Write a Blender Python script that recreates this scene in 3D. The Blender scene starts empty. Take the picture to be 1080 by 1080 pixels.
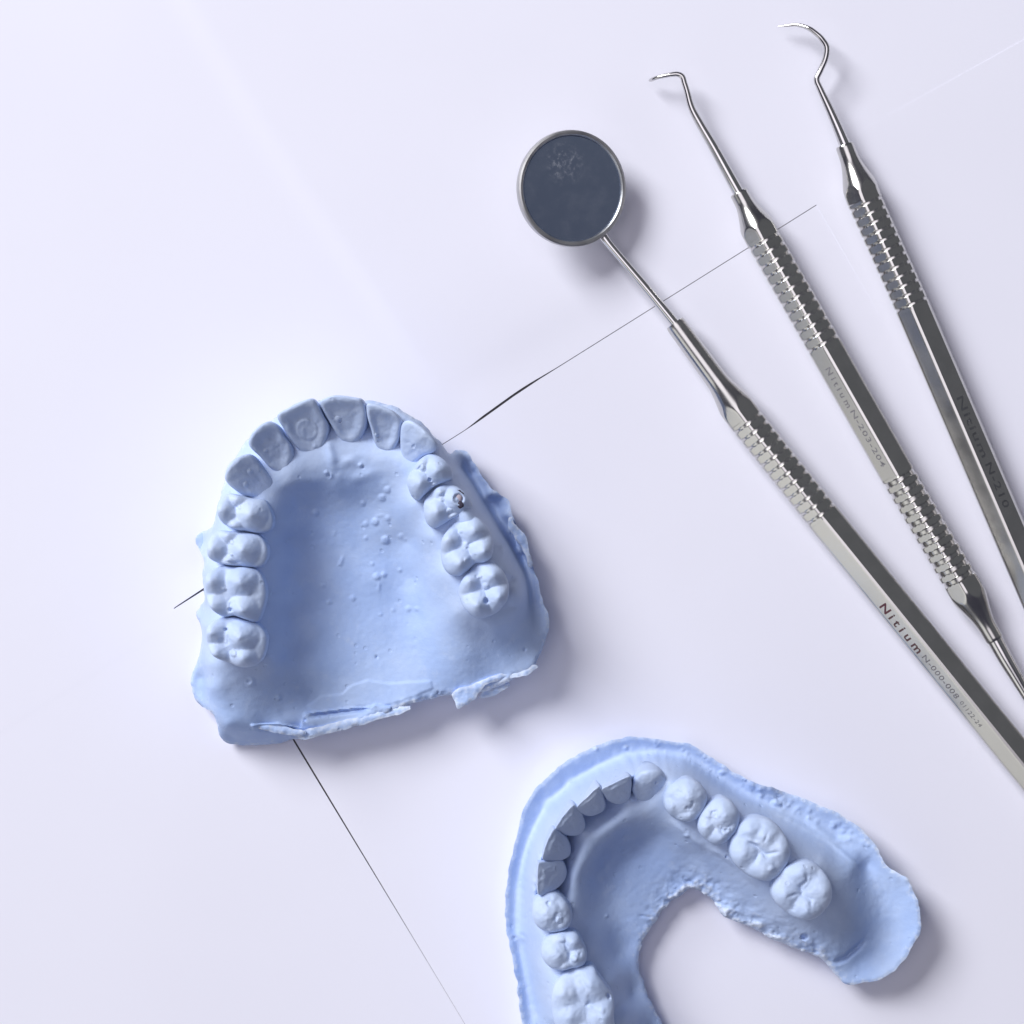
import bpy, math, random
import numpy as np
from mathutils import Vector, Matrix
random.seed(7); rng = np.random.default_rng(7)
C = bpy.context.scene.collection
K = 0.18            # millimetres of table per photograph pixel
H = 420.0           # camera height over the table, mm
MM = 0.001

# ------------------------------------------------------------------ helpers
def P(u, v, z=0.0):
    """photo pixel + height above the table (mm) -> table position (mm)"""
    f = K * (1 - z / H)
    return ((u - 540) * f, (540 - v) * f)

def HU(z): return z if z < 6 else 6 + (z - 6) * 1.55      # measured upper heights
def HL(z): return z if z < 5 else 5 + (z - 5) * 1.4       # measured lower heights

def Z(ox, oy, s, pts):
    return [(ox + a / s, oy + b / s) for a, b in pts]

def smooth(e0, e1, x):
    t = np.clip((x - e0) / (e1 - e0), 0, 1)
    return t * t * (3 - 2 * t)

def catmull(pts, n=8, closed=True):
    p = np.array(pts, float); m = len(p); out = []
    rngm = range(m) if closed else range(m - 1)
    for i in rngm:
        if closed:
            a, b, c, d = p[(i - 1) % m], p[i], p[(i + 1) % m], p[(i + 2) % m]
        else:
            a, b, c, d = p[max(i - 1, 0)], p[i], p[i + 1], p[min(i + 2, m - 1)]
        for k in range(n):
            t = k / n
            out.append(0.5 * ((2 * b) + (-a + c) * t + (2 * a - 5 * b + 4 * c - d) * t * t + (-a + 3 * b - 3 * c + d) * t ** 3))
    if not closed:
        out.append(p[-1])
    return np.array(out)

def resample(poly, step, closed=True):
    p = np.vstack([poly, poly[:1]]) if closed else np.asarray(poly)
    d = np.r_[0, np.cumsum(np.hypot(*np.diff(p, axis=0).T))]
    n = max(8, int(d[-1] / step))
    s = np.linspace(0, d[-1], n, endpoint=not closed)
    return np.c_[[np.interp(s, d, p[:, i]) for i in range(p.shape[1])]].T

# lattice value noise, 2-D, deterministic
_tab = rng.random((64, 64))
def vnoise(x, y, sc=1.0, ox=0.0):
    x = np.asarray(x) / sc + 17.3 + ox; y = np.asarray(y) / sc + 5.7 + ox * 1.7
    xi = np.floor(x).astype(int); yi = np.floor(y).astype(int)
    fx = x - xi; fy = y - yi
    fx = fx * fx * (3 - 2 * fx); fy = fy * fy * (3 - 2 * fy)
    g = lambda a, b: _tab[a % 64, b % 64]
    return ((g(xi, yi) * (1 - fx) + g(xi + 1, yi) * fx) * (1 - fy) + (g(xi, yi + 1) * (1 - fx) + g(xi + 1, yi + 1) * fx) * fy) * 2 - 1
def fbm(x, y, sc, oct=3, ox=0.0):
    r = 0; a = 1.0
    for k in range(oct):
        r = r + a * vnoise(x, y, sc, ox + 3.1 * k); sc *= 0.5; a *= 0.5
    return r

def mesh_obj(name, verts, faces, mat, parent=None, angle=None, chalk=None, pale=None):
    """verts in mm"""
    me = bpy.data.meshes.new(name)
    me.from_pydata((np.asarray(verts, float) * MM).tolist(), [], [list(map(int, f)) for f in faces])
    me.validate(); me.update()
    me.polygons.foreach_set('use_smooth', [True] * len(me.polygons))
    if angle is not None:
        me.set_sharp_from_angle(angle=math.radians(angle))
    if chalk is not None and len(chalk) == len(me.vertices):
        a = me.attributes.new('chalk', 'FLOAT', 'POINT'); a.data.foreach_set('value', np.asarray(chalk, np.float32))
    if pale is not None and len(pale) == len(me.vertices):
        a = me.attributes.new('pale', 'FLOAT', 'POINT'); a.data.foreach_set('value', np.asarray(pale, np.float32))
    me.materials.append(mat)
    o = bpy.data.objects.new(name, me); C.objects.link(o)
    if parent is not None: o.parent = parent
    return o

def thing(name, label, cat, group=None, loc=(0, 0, 0)):
    o = bpy.data.objects.new(name, None); C.objects.link(o)
    o.location = Vector(loc) * MM
    o.empty_display_size = 0.01
    o['label'] = label; o['category'] = cat
    if group: o['group'] = group
    return o

def adopt(root, *objs):
    """parent while keeping the built world position"""
    for o in objs:
        o.parent = root
        o.matrix_parent_inverse = Matrix.Translation(-root.location)

# ------------------------------------------------------------------ materials
def new_mat(name):
    m = bpy.data.materials.new(name); m.use_nodes = True
    nt = m.node_tree; b = nt.nodes['Principled BSDF']
    return m, nt, b

def N(nt, t, **kw):
    n = nt.nodes.new(t)
    for k, v in kw.items():
        if k in n.inputs: n.inputs[k].default_value = v
        else: setattr(n, k, v)
    return n

def mix_col(nt, fac, a, b):
    n = nt.nodes.new('ShaderNodeMix'); n.data_type = 'RGBA'
    for sock, v in ((n.inputs[0], fac), (n.inputs[6], a), (n.inputs[7], b)):
        if isinstance(v, bpy.types.NodeSocket): nt.links.new(v, sock)
        elif isinstance(v, tuple): sock.default_value = (*v, 1)
        else: sock.default_value = v
    return n.outputs[2]

def ramp(nt, fac, p0, p1):
    n = nt.nodes.new('ShaderNodeMapRange'); n.interpolation_type = 'SMOOTHSTEP'
    nt.links.new(fac, n.inputs[0]); n.inputs[1].default_value = p0; n.inputs[2].default_value = p1
    return n.outputs[0]

TOOTH_C = (.50, .61, .84)
def plaster(name, c0, c1, c2):
    m, nt, b = new_mat(name)
    tc = N(nt, 'ShaderNodeTexCoord')
    n1 = N(nt, 'ShaderNodeTexNoise', Scale=110.0, Detail=5.0, Roughness=0.6)
    n2 = N(nt, 'ShaderNodeTexNoise', Scale=900.0, Detail=4.0, Roughness=0.65)
    n3 = N(nt, 'ShaderNodeTexNoise', Scale=3500.0, Detail=2.0)
    for n in (n1, n2, n3): nt.links.new(tc.outputs['Object'], n.inputs['Vector'])
    col = mix_col(nt, ramp(nt, n1.outputs[0], .35, .68), c0, c1)
    pa = N(nt, 'ShaderNodeAttribute'); pa.attribute_name = 'pale'
    col = mix_col(nt, pa.outputs['Fac'], col, TOOTH_C)
    at = N(nt, 'ShaderNodeAttribute'); at.attribute_name = 'chalk'
    mu = N(nt, 'ShaderNodeMath', operation='MULTIPLY_ADD')
    nt.links.new(n2.outputs[0], mu.inputs[0]); mu.inputs[1].default_value = 1.4; nt.links.new(at.outputs['Fac'], mu.inputs[2])
    chalk = ramp(nt, mu.outputs[0], 0.92, 1.55)
    n4 = N(nt, 'ShaderNodeTexNoise', Scale=320.0, Detail=6.0, Roughness=.7); nt.links.new(tc.outputs['Object'], n4.inputs['Vector'])
    dm = N(nt, 'ShaderNodeMath', operation='MULTIPLY'); nt.links.new(ramp(nt, n4.outputs[0], .55, .72), dm.inputs[0]); dm.inputs[1].default_value = .22
    mxm = N(nt, 'ShaderNodeMath', operation='MAXIMUM'); nt.links.new(chalk, mxm.inputs[0]); nt.links.new(dm.outputs[0], mxm.inputs[1]); chalk = mxm.outputs[0]
    col = mix_col(nt, chalk, col, c2)
    nt.links.new(col, b.inputs['Base Color'])
    b.inputs['Roughness'].default_value = 0.62
    b.inputs['Specular IOR Level'].default_value = 0.32
    ad = N(nt, 'ShaderNodeMath', operation='MULTIPLY_ADD')
    nt.links.new(n3.outputs[0], ad.inputs[0]); ad.inputs[1].default_value = 0.35; nt.links.new(n2.outputs[0], ad.inputs[2])
    vo = N(nt, 'ShaderNodeTexVoronoi', Scale=620.0); nt.links.new(tc.outputs['Object'], vo.inputs['Vector'])
    sx = N(nt, 'ShaderNodeSeparateColor'); nt.links.new(vo.outputs['Color'], sx.inputs[0])
    pm = N(nt, 'ShaderNodeMath', operation='MULTIPLY'); nt.links.new(ramp(nt, vo.outputs['Distance'], .30, .12), pm.inputs[0]); nt.links.new(ramp(nt, sx.outputs[0], .86, .9), pm.inputs[1])
    sb = N(nt, 'ShaderNodeMath', operation='MULTIPLY_ADD'); nt.links.new(pm.outputs[0], sb.inputs[0]); sb.inputs[1].default_value = -1.6; nt.links.new(ad.outputs[0], sb.inputs[2]); ad = sb
    bp = N(nt, 'ShaderNodeBump', Strength=0.42, Distance=0.00014)
    nt.links.new(ad.outputs[0], bp.inputs['Height']); nt.links.new(bp.outputs[0], b.inputs['Normal'])
    return m

M_BLUE = plaster('blue_plaster', (.365, .495, .79), (.435, .56, .825), (.64, .72, .87))
M_TOOTH = plaster('pale_blue_plaster', (.475, .585, .815), (.535, .64, .85), (.66, .72, .86))

def steel(name, col, rough, along=None):
    m, nt, b = new_mat(name)
    b.inputs['Metallic'].default_value = 1.0
    tc = N(nt, 'ShaderNodeTexCoord')
    n1 = N(nt, 'ShaderNodeTexNoise', Scale=260.0, Detail=4.0)
    n2 = N(nt, 'ShaderNodeTexNoise', Scale=2600.0, Detail=3.0)
    for n in (n1, n2): nt.links.new(tc.outputs['Object'], n.inputs['Vector'])
    c = mix_col(nt, ramp(nt, n1.outputs[0], .3, .7), tuple(x * .93 for x in col), col)
    nt.links.new(c, b.inputs['Base Color'])
    mr = N(nt, 'ShaderNodeMapRange'); nt.links.new(n1.outputs[0], mr.inputs[0])
    mr.inputs[3].default_value = rough * .6; mr.inputs[4].default_value = rough * 1.7
    nt.links.new(mr.outputs[0], b.inputs['Roughness'])
    bp = N(nt, 'ShaderNodeBump', Strength=0.05, Distance=0.00003)
    nt.links.new(n2.outputs[0], bp.inputs['Height']); nt.links.new(bp.outputs[0], b.inputs['Normal'])
    return m
M_STEEL = steel('stainless_steel', (.63, .62, .595), .18)
M_SATIN = steel('satin_steel', (.60, .60, .60), .42)
M_POLISH = steel('polished_steel', (.70, .69, .68), .12)

def glass_mat():
    m, nt, b = new_mat('mirror_glass')
    tc = N(nt, 'ShaderNodeTexCoord')
    b.inputs['Metallic'].default_value = 1.0
    n1 = N(nt, 'ShaderNodeTexNoise', Scale=260.0, Detail=6.0, Roughness=.7)
    n2 = N(nt, 'ShaderNodeTexNoise', Scale=1100.0, Detail=4.0, Roughness=.7)
    for n in (n1, n2): nt.links.new(tc.outputs['Object'], n.inputs['Vector'])
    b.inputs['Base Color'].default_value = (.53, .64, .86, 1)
    b.inputs['Roughness'].default_value = .05
    # dried smears lying on the glass
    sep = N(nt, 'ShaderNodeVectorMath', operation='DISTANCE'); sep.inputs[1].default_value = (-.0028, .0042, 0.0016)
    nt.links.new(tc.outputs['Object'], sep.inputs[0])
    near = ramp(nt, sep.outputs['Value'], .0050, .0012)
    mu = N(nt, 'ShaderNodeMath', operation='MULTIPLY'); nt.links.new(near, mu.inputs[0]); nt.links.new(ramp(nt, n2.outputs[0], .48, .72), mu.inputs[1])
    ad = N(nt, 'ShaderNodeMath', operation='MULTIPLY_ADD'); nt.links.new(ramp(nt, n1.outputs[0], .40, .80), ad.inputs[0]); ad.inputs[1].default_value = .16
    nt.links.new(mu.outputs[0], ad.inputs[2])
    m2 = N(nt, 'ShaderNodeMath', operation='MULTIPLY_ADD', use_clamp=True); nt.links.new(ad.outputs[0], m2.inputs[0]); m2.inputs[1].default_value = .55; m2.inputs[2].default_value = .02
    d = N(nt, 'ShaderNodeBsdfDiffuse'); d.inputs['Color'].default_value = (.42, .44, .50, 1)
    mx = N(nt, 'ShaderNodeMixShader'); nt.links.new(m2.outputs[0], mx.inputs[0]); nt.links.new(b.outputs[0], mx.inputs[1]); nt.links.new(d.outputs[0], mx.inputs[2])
    nt.links.new(mx.outputs[0], nt.nodes['Material Output'].inputs[0])
    return m
M_GLASS = glass_mat()

def paper_mat(name, col):
    m, nt, b = new_mat(name)
    tc = N(nt, 'ShaderNodeTexCoord')
    n1 = N(nt, 'ShaderNodeTexNoise', Scale=22.0, Detail=3.0)
    n2 = N(nt, 'ShaderNodeTexNoise', Scale=2200.0, Detail=5.0, Roughness=.7)
    for n in (n1, n2): nt.links.new(tc.outputs['Object'], n.inputs['Vector'])
    c = mix_col(nt, ramp(nt, n1.outputs[0], .3, .7), col, tuple(x * .985 for x in col))
    nt.links.new(c, b.inputs['Base Color']); b.inputs['Roughness'].default_value = .85
    b.inputs['Specular IOR Level'].default_value = .2
    bp = N(nt, 'ShaderNodeBump', Strength=0.12, Distance=0.00004)
    nt.links.new(n2.outputs[0], bp.inputs['Height']); nt.links.new(bp.outputs[0], b.inputs['Normal'])
    return m
M_PAPER = paper_mat('white_paper', (.79, .79, .885))

def flat_mat(name, col, rough=.7, metal=0):
    m, nt, b = new_mat(name)
    tc = N(nt, 'ShaderNodeTexCoord'); n1 = N(nt, 'ShaderNodeTexNoise', Scale=500.0, Detail=4.0)
    nt.links.new(tc.outputs['Object'], n1.inputs['Vector'])
    nt.links.new(mix_col(nt, ramp(nt, n1.outputs[0], .3, .7), col, tuple(x * .8 for x in col)), b.inputs['Base Color'])
    b.inputs['Roughness'].default_value = rough; b.inputs['Metallic'].default_value = metal
    return m
M_TABLE = flat_mat('dark_table', (.11, .10, .11), .6)
M_INK = flat_mat('dark_engraving', (.095, .05, .052), .6)
M_INKRED = flat_mat('reddish_engraving', (.10, .035, .045), .6)
M_INKFAINT = flat_mat('faint_engraving', (.40, .40, .41), .25, 1)
M_INKPALE = flat_mat('pale_engraving', (.27, .265, .28), .5, .4)
M_INKGREY = flat_mat('grey_engraving', (.16, .155, .17), .6)
M_STAIN = flat_mat('pinkish_stone', (.44, .38, .44), .8)
M_DARK = flat_mat('dark_stain', (.035, .03, .06), .7)

# ------------------------------------------------------------------ table and paper
tv = [(-600, -600, -.35), (600, -600, -.35), (600, 600, -.35), (-600, 600, -.35),
      (-600, -600, -25), (600, -600, -25), (600, 600, -25), (-600, 600, -25)]
t = mesh_obj('tabletop', tv, [(0, 1, 2, 3), (7, 6, 5, 4), (0, 4, 5, 1), (1, 5, 6, 2), (2, 6, 7, 3), (3, 7, 4, 0)], M_TABLE, angle=30)
t['kind'] = 'structure'; t['label'] = 'dark tabletop showing only in the gaps between the paper sheets'

O = (215.0, 621.0)                     # where three sheets meet, under the upper cast
E1 = np.array((.847, -.5316)); E2 = np.array((.5140, .8578))

def axis_samples(lo, hi, focus, fine, coarse):
    """1-D samples, fine near the focus values"""
    s = [lo]; x = lo
    while x < hi:
        d = min((abs(x - f) for f in focus), default=1e9)
        x += fine + min(1, d / 120) * (coarse - fine)
        s.append(min(x, hi))
    return np.array(s)

def sheet(label, o, e1, e2, A, B, edge, zfun, name='paper_sheet', group='loose white paper sheets'):
    """A,B: sample arrays in px along e1,e2 ; edge(a,b)->(a,b) shifts the border"""
    nA, nB = len(A), len(B)
    a, b = np.meshgrid(A, B, indexing='ij'); a2, b2 = edge(a.copy(), b.copy())
    u = o[0] + a2 * e1[0] + b2 * e2[0]; v = o[1] + a2 * e1[1] + b2 * e2[1]
    z = zfun(a2, b2, u, v)
    x = (u - 540) * K; y = (540 - v) * K
    top = np.c_[x.ravel(), y.ravel(), z.ravel()]; bot = top.copy(); bot[:, 2] -= .09
    vs = np.vstack([top, bot]); n = nA * nB
    idx = np.arange(n).reshape(nA, nB)
    q = np.c_[idx[:-1, :-1].ravel(), idx[:-1, 1:].ravel(), idx[1:, 1:].ravel(), idx[1:, :-1].ravel()]
    fs = q.tolist() + (q[:, ::-1] + n).tolist()
    ring = list(idx[0, :]) + list(idx[1:, -1]) + list(idx[-1, -2::-1]) + list(idx[-2:0:-1, 0])
    for i in range(len(ring)):
        p, r = ring[i], ring[(i + 1) % len(ring)]
        fs.append((p, p + n, r + n, r))
    ob = mesh_obj(name, vs, fs, M_PAPER, angle=40)
    ob['label'] = label; ob['category'] = 'paper'; ob['group'] = group
    # origin stays at the scene origin: the sheet is one flat mesh
    return ob

def wav(u, v, ox, amp=.25):
    return amp * .4 * fbm(u, v, 260, 2, ox)

# lower right sheet, lowest of the stack
def e_none(a, b): return a, b
def e_s1(a, b):
    return a, b + np.where(b < 2, 1, 0) * 4.2 * smooth(415, 318, a) * smooth(90, 130, a)
S1 = sheet('white sheet under the three instruments, its corner beneath the upper cast', O, E1, E2,
           np.unique(np.r_[axis_samples(.35, 1166, (0,), 6, 34), np.arange(335, 360, 1.5)]), axis_samples(0.9, 1650, (0,), 6, 34), e_s1,
           lambda a, b, u, v: -.10 + wav(u, v, 1, .2) + .14 * smooth(60, 0, a) * smooth(820, 120, b) )
# lower left sheet: gap to the sheet on its right tapers away downwards
def e_s3(a, b):
    w = 1.45 * smooth(500, 170, b) * (1 - .0 * a)
    a = a - np.where(a > -1, 1, 0) * w
    return a, b
def z_s3(a, b, u, v):
    return -.10 + wav(u, v, 2, .2) + .16 * smooth(-70, 0, a) * smooth(560, 160, b)
S3 = sheet('white sheet filling the lower left, left of the long thin seam', O, E1, E2,
           axis_samples(-1650, 0, (0,), 6, 34), axis_samples(1.2, 1166, (0,), 6, 34), e_s3, z_s3)
# upper left sheet: its lower edge makes the long diagonal seam, with a small step in it
def seam(a):
    w = -.2 + 0 * a
    w = w + 1.7 * smooth(318, 350, a) * smooth(450, 380, a)       # the dark stretch beside the cast
    w = w - 4.2 * smooth(415, 318, a) * smooth(100, 130, a)     # step: below it the sheet laps further down
    w = w + 1.0 * smooth(60, 0, a) - 1.0 * np.clip(-a / 37, 0, 1) - 14 * smooth(-37, -45, a)
    return w
def e_s2(a, b):
    b = b - np.where(b > -1, 1, 0) * seam(a)
    return a, b
def z_s2(a, b, u, v):
    z = -.06 + wav(u, v, 3, .2)
    z = z + .10 * smooth(-40, 0, b) * smooth(325, 345, a) * smooth(640, 380, a)
    z = z + .16 * smooth(-30, 0, b) * smooth(-45, -20, a) * smooth(60, 10, a)
    f = smooth(-30, -46, a) * smooth(-90, -30, b)
    z = z * (1 - f) + f * (z_s3(a * 0 - 200, b, u, v) + .012)
    # long soft buckle across the sheet, from the top edge down to the cast
    d = (u - 190) * .846 - (v - 0) * .533
    d = d + 4 * np.sin(v / 90.0)
    z = z + (.40 * smooth(-13, 15, d) * smooth(420, 40, d) * smooth(470, 300, v) + .2 * smooth(20, -200, d) * 0) * smooth(700, 480, v) * smooth(-5, -60, b) 
    return z
S2 = sheet('white sheet covering the upper left, with a soft raised buckle across it', O, E1, E2,
           np.unique(np.r_[axis_samples(-600, 1160, (337, 0), 3, 18), np.arange(322, 440, 1.5), np.arange(-50, 70, 2.5)]),
           np.unique(np.r_[axis_samples(-1166, 0, (0,), 5, 16)]), e_s2, z_s2)
# small top sheet at the right: only its left corner is in the picture
ang = math.radians(-29); F1 = np.array((math.cos(ang), math.sin(ang))); F2 = np.array((.50, .866))
S4 = sheet('white sheet lying highest at the right edge, its corner beside the right scaler', (838, 176), F1, F2,
           axis_samples(0, 1166, (0,), 8, 36), axis_samples(0, 1650, (0,), 8, 36), e_none,
           lambda a, b, u, v: -.045 + wav(u, v, 3, .2) + .055 * smooth(50, 320, a))

# ------------------------------------------------------------------ thin plate surface
class TPS:
    def __init__(s, pts, lam=0.02):
        p = np.array(pts, float); s.c = p[:, :2]; n = len(p)
        A = np.zeros((n + 3, n + 3)); A[:n, :n] = s.k(s.d2(s.c, s.c)) + lam * np.eye(n)
        A[:n, n] = 1; A[:n, n + 1:] = s.c; A[n, :n] = 1; A[n + 1:, :n] = s.c.T
        s.w = np.linalg.solve(A, np.r_[p[:, 2], 0, 0, 0])
    def d2(s, a, b): return ((a[:, None, :] - b[None]) ** 2).sum(2)
    def k(s, d): return np.where(d > 1e-12, d * np.log(np.maximum(d, 1e-12)) * .5, 0)
    def __call__(s, q):
        out = []
        for i in range(0, len(q), 20000):
            b = q[i:i + 20000]; n = len(s.c)
            out.append(s.k(s.d2(b, s.c)) @ s.w[:n] + s.w[n] + b @ s.w[n + 1:])
        return np.concatenate(out)

def seg_dist(q, poly, closed=True):
    """distance of points to a polyline, nearest point"""
    a = poly; b = np.roll(poly, -1, 0)
    if not closed: a = poly[:-1]; b = poly[1:]
    best = np.full(len(q), 1e18); near = np.zeros((len(q), 2))
    ab = b - a; L = (ab ** 2).sum(1) + 1e-12
    for i in range(len(a)):
        t_ = np.clip(((q - a[i]) @ ab[i]) / L[i], 0, 1)
        p = a[i] + t_[:, None] * ab[i]; d = ((q - p) ** 2).sum(1)
        m = d < best; best[m] = d[m]; near[m] = p[m]
    return np.sqrt(best), near

def inside(q, poly):
    x, y = q[:, 0], q[:, 1]; r = np.zeros(len(q), bool)
    j = len(poly) - 1
    for i in range(len(poly)):
        xi, yi = poly[i]; xj, yj = poly[j]
        if yi != yj:
            c = ((yi > y) != (yj > y)) & (x < (xj - xi) * (y - yi) / (yj - yi) + xi)
            r ^= c
        j = i
    return r

def details(x, y, z, items):
    """small marks in the plaster: beads, pits, discs, scratches - given in mm"""
    for it in items:
        k = it[0]
        if k == 'bead':
            _, cx, cy, r, h = it; d = np.hypot(x - cx, y - cy) / r
            z = z + h * np.sqrt(np.clip(1 - d * d, 0, 1))
        elif k == 'pit':
            _, cx, cy, r, h = it; d = np.hypot(x - cx, y - cy) / r
            z = z - h * smooth(1, .45, d)
        elif k == 'disc':
            _, cx, cy, r, h = it; d = np.hypot(x - cx, y - cy) / r
            z = z + h * smooth(1.08, .88, d)
        elif k == 'line':
            _, pts, w, h = it
            d, _n = seg_dist(np.c_[x, y], np.array(pts), False)
            p0, p1 = pts[0], pts[-1]; L_ = max(.6, min(5 * w, .4 * math.dist(p0, p1)))
            z = z + h * np.exp(-(d / w) ** 2) * smooth(0, L_, np.hypot(x - p0[0], y - p0[1])) * smooth(0, L_, np.hypot(x - p1[0], y - p1[1]))
        elif k == 'step':            # a thin layer: raised on the inside of a closed outline
            _, pts, w, h = it
            q = np.c_[x, y]; poly = np.array(pts)
            lo = poly.min(0) - 2; hi = poly.max(0) + 2
            m = ((q > lo) & (q < hi)).all(1)
            d, _n = seg_dist(q[m], poly); s = np.where(inside(q[m], poly), d, -d)
            zz = z.copy(); zz[m] = z[m] + h * smooth(-w, w, s); z = zz
    return z

def cast_base(name, outline, ctrl, root, mat, items=(), step=.24, rag=.16, edge_r=.5, under=1.2, rim_chalk=.5, extra=None, rough=.03, teeth=(), lam=.02, zb=0.0):
    out = catmull(outline, 8)
    out = resample(out, .35)
    s = np.arange(len(out)) * .35
    tan = np.roll(out, -1, 0) - np.roll(out, 1, 0); nrm = np.c_[tan[:, 1], -tan[:, 0]] / (np.linalg.norm(tan, axis=1)[:, None] + 1e-9)
    out = out + nrm * (rag * fbm(out[:, 0] , out[:, 1], 1.6, 3, 9))[:, None]
    lo = out.min(0) - .5; hi = out.max(0) + .5
    gx = np.arange(lo[0], hi[0], step); gy = np.arange(lo[1], hi[1], step)
    X, Y = np.meshgrid(gx, gy, indexing='ij'); q = np.c_[X.ravel(), Y.ravel()]
    ins = inside(q, out); d, near = seg_dist(q, out); sd = np.where(ins, d, -d)
    keep = (sd > .3 * step).reshape(X.shape)
    idx = np.arange(q.shape[0]).reshape(X.shape)
    cell = keep[:-1, :-1] & keep[1:, :-1] & keep[1:, 1:] & keep[:-1, 1:]
    quads = np.c_[idx[:-1, :-1][cell], idx[1:, :-1][cell], idx[1:, 1:][cell], idx[:-1, 1:][cell]]
    # boundary edges (directed)
    E = {}
    for f in quads:
        for i in range(4):
            E[(f[i], f[(i + 1) % 4])] = 1
    bd = {a: b for (a, b) in E if (b, a) not in E}
    loops = []; seen = set()
    for st in list(bd):
        if st in seen: continue
        lp = [st]; seen.add(st); c = bd[st]
        while c != st and c not in seen and c in bd:
            lp.append(c); seen.add(c); c = bd[c]
        loops.append(lp)
    loops.sort(key=len); loop = loops[-1]
    bset = np.array(loop)
    q[bset] = near[bset]; sd[bset] = 0
    used = np.unique(quads); remap = -np.ones(len(q), int); remap[used] = np.arange(len(used))
    quads = remap[quads]; loop = [remap[i] for i in loop]
    q = q[used]; sd = np.maximum(sd[used], 0)
    z = TPS(ctrl, lam)(q)
    z = np.maximum(z, 1.2)
    if extra is not None: z = extra(q[:, 0], q[:, 1], z)
    z = details(q[:, 0], q[:, 1], z, items)
    z = z - edge_r * np.exp(-(sd / .35) ** 1.3) + rough * fbm(q[:, 0], q[:, 1], .9, 2, 4) 
    z = z + .10 * fbm(q[:, 0], q[:, 1], 2.2, 3, 2) * np.exp(-sd / .8)
    v = np.c_[q, z]
    lp = np.array(loop); L = len(lp); ctr = q.mean(0)
    bq = v[lp]; tq = np.roll(bq[:, :2], -2, 0) - np.roll(bq[:, :2], 2, 0)
    nn = np.c_[tq[:, 1], -tq[:, 0]]; nn /= (np.linalg.norm(nn, axis=1)[:, None] + 1e-9)
    # smooth the outward normal a little
    for _ in range(6): nn = (nn + np.roll(nn, 1, 0) + np.roll(nn, -1, 0)) / 3
    rings = []
    fr = [.86, .62, .36, .12, 0.0]
    for i, f in enumerate(fr):
        inset = under * (1 - f) ** 1.2 + .22 * vnoise(bq[:, 0] + i * 5, bq[:, 1] - i * 3, 1.7, 6) * (1 if 0 < i < 4 else .4)
        p = bq[:, :2] - nn * inset[:, None]
        rings.append(np.c_[p, zb + (bq[:, 2] - zb) * f])
    n0 = len(v); v = np.vstack([v] + rings)
    faces = quads.tolist()
    prev = lp
    for i in range(len(rings)):
        cur = n0 + i * L + np.arange(L)
        nx = np.roll(prev, -1); cx = np.roll(cur, -1)
        faces += np.c_[prev, cur, cx, nx].tolist()
        prev = cur
    chalk = np.r_[rim_chalk * np.exp(-sd / 1.1), np.full(len(rings) * L, rim_chalk * .7)]
    dt = np.full(len(q), 1e9)
    for tp in teeth:
        pz = HS(12); po = catmull([P(u_, v_, pz) for u_, v_ in tp], 3)
        d_, _n = seg_dist(q, po); dt = np.minimum(dt, np.where(inside(q, po), 0, d_))
    pale = np.r_[np.exp(-(dt / 4.6) ** 1.5) * (.85 + .25 * vnoise(q[:, 0], q[:, 1], 2.5, 3)) if len(teeth) else np.zeros(len(q)), np.zeros(len(rings) * L)]
    if extra is not None: chalk[:len(q)] += extra(q[:, 0], q[:, 1], None)
    ob = mesh_obj(name, v, faces, mat, None, 62, chalk, np.clip(pale, 0, 1))
    adopt(root, ob)
    return ob

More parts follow.
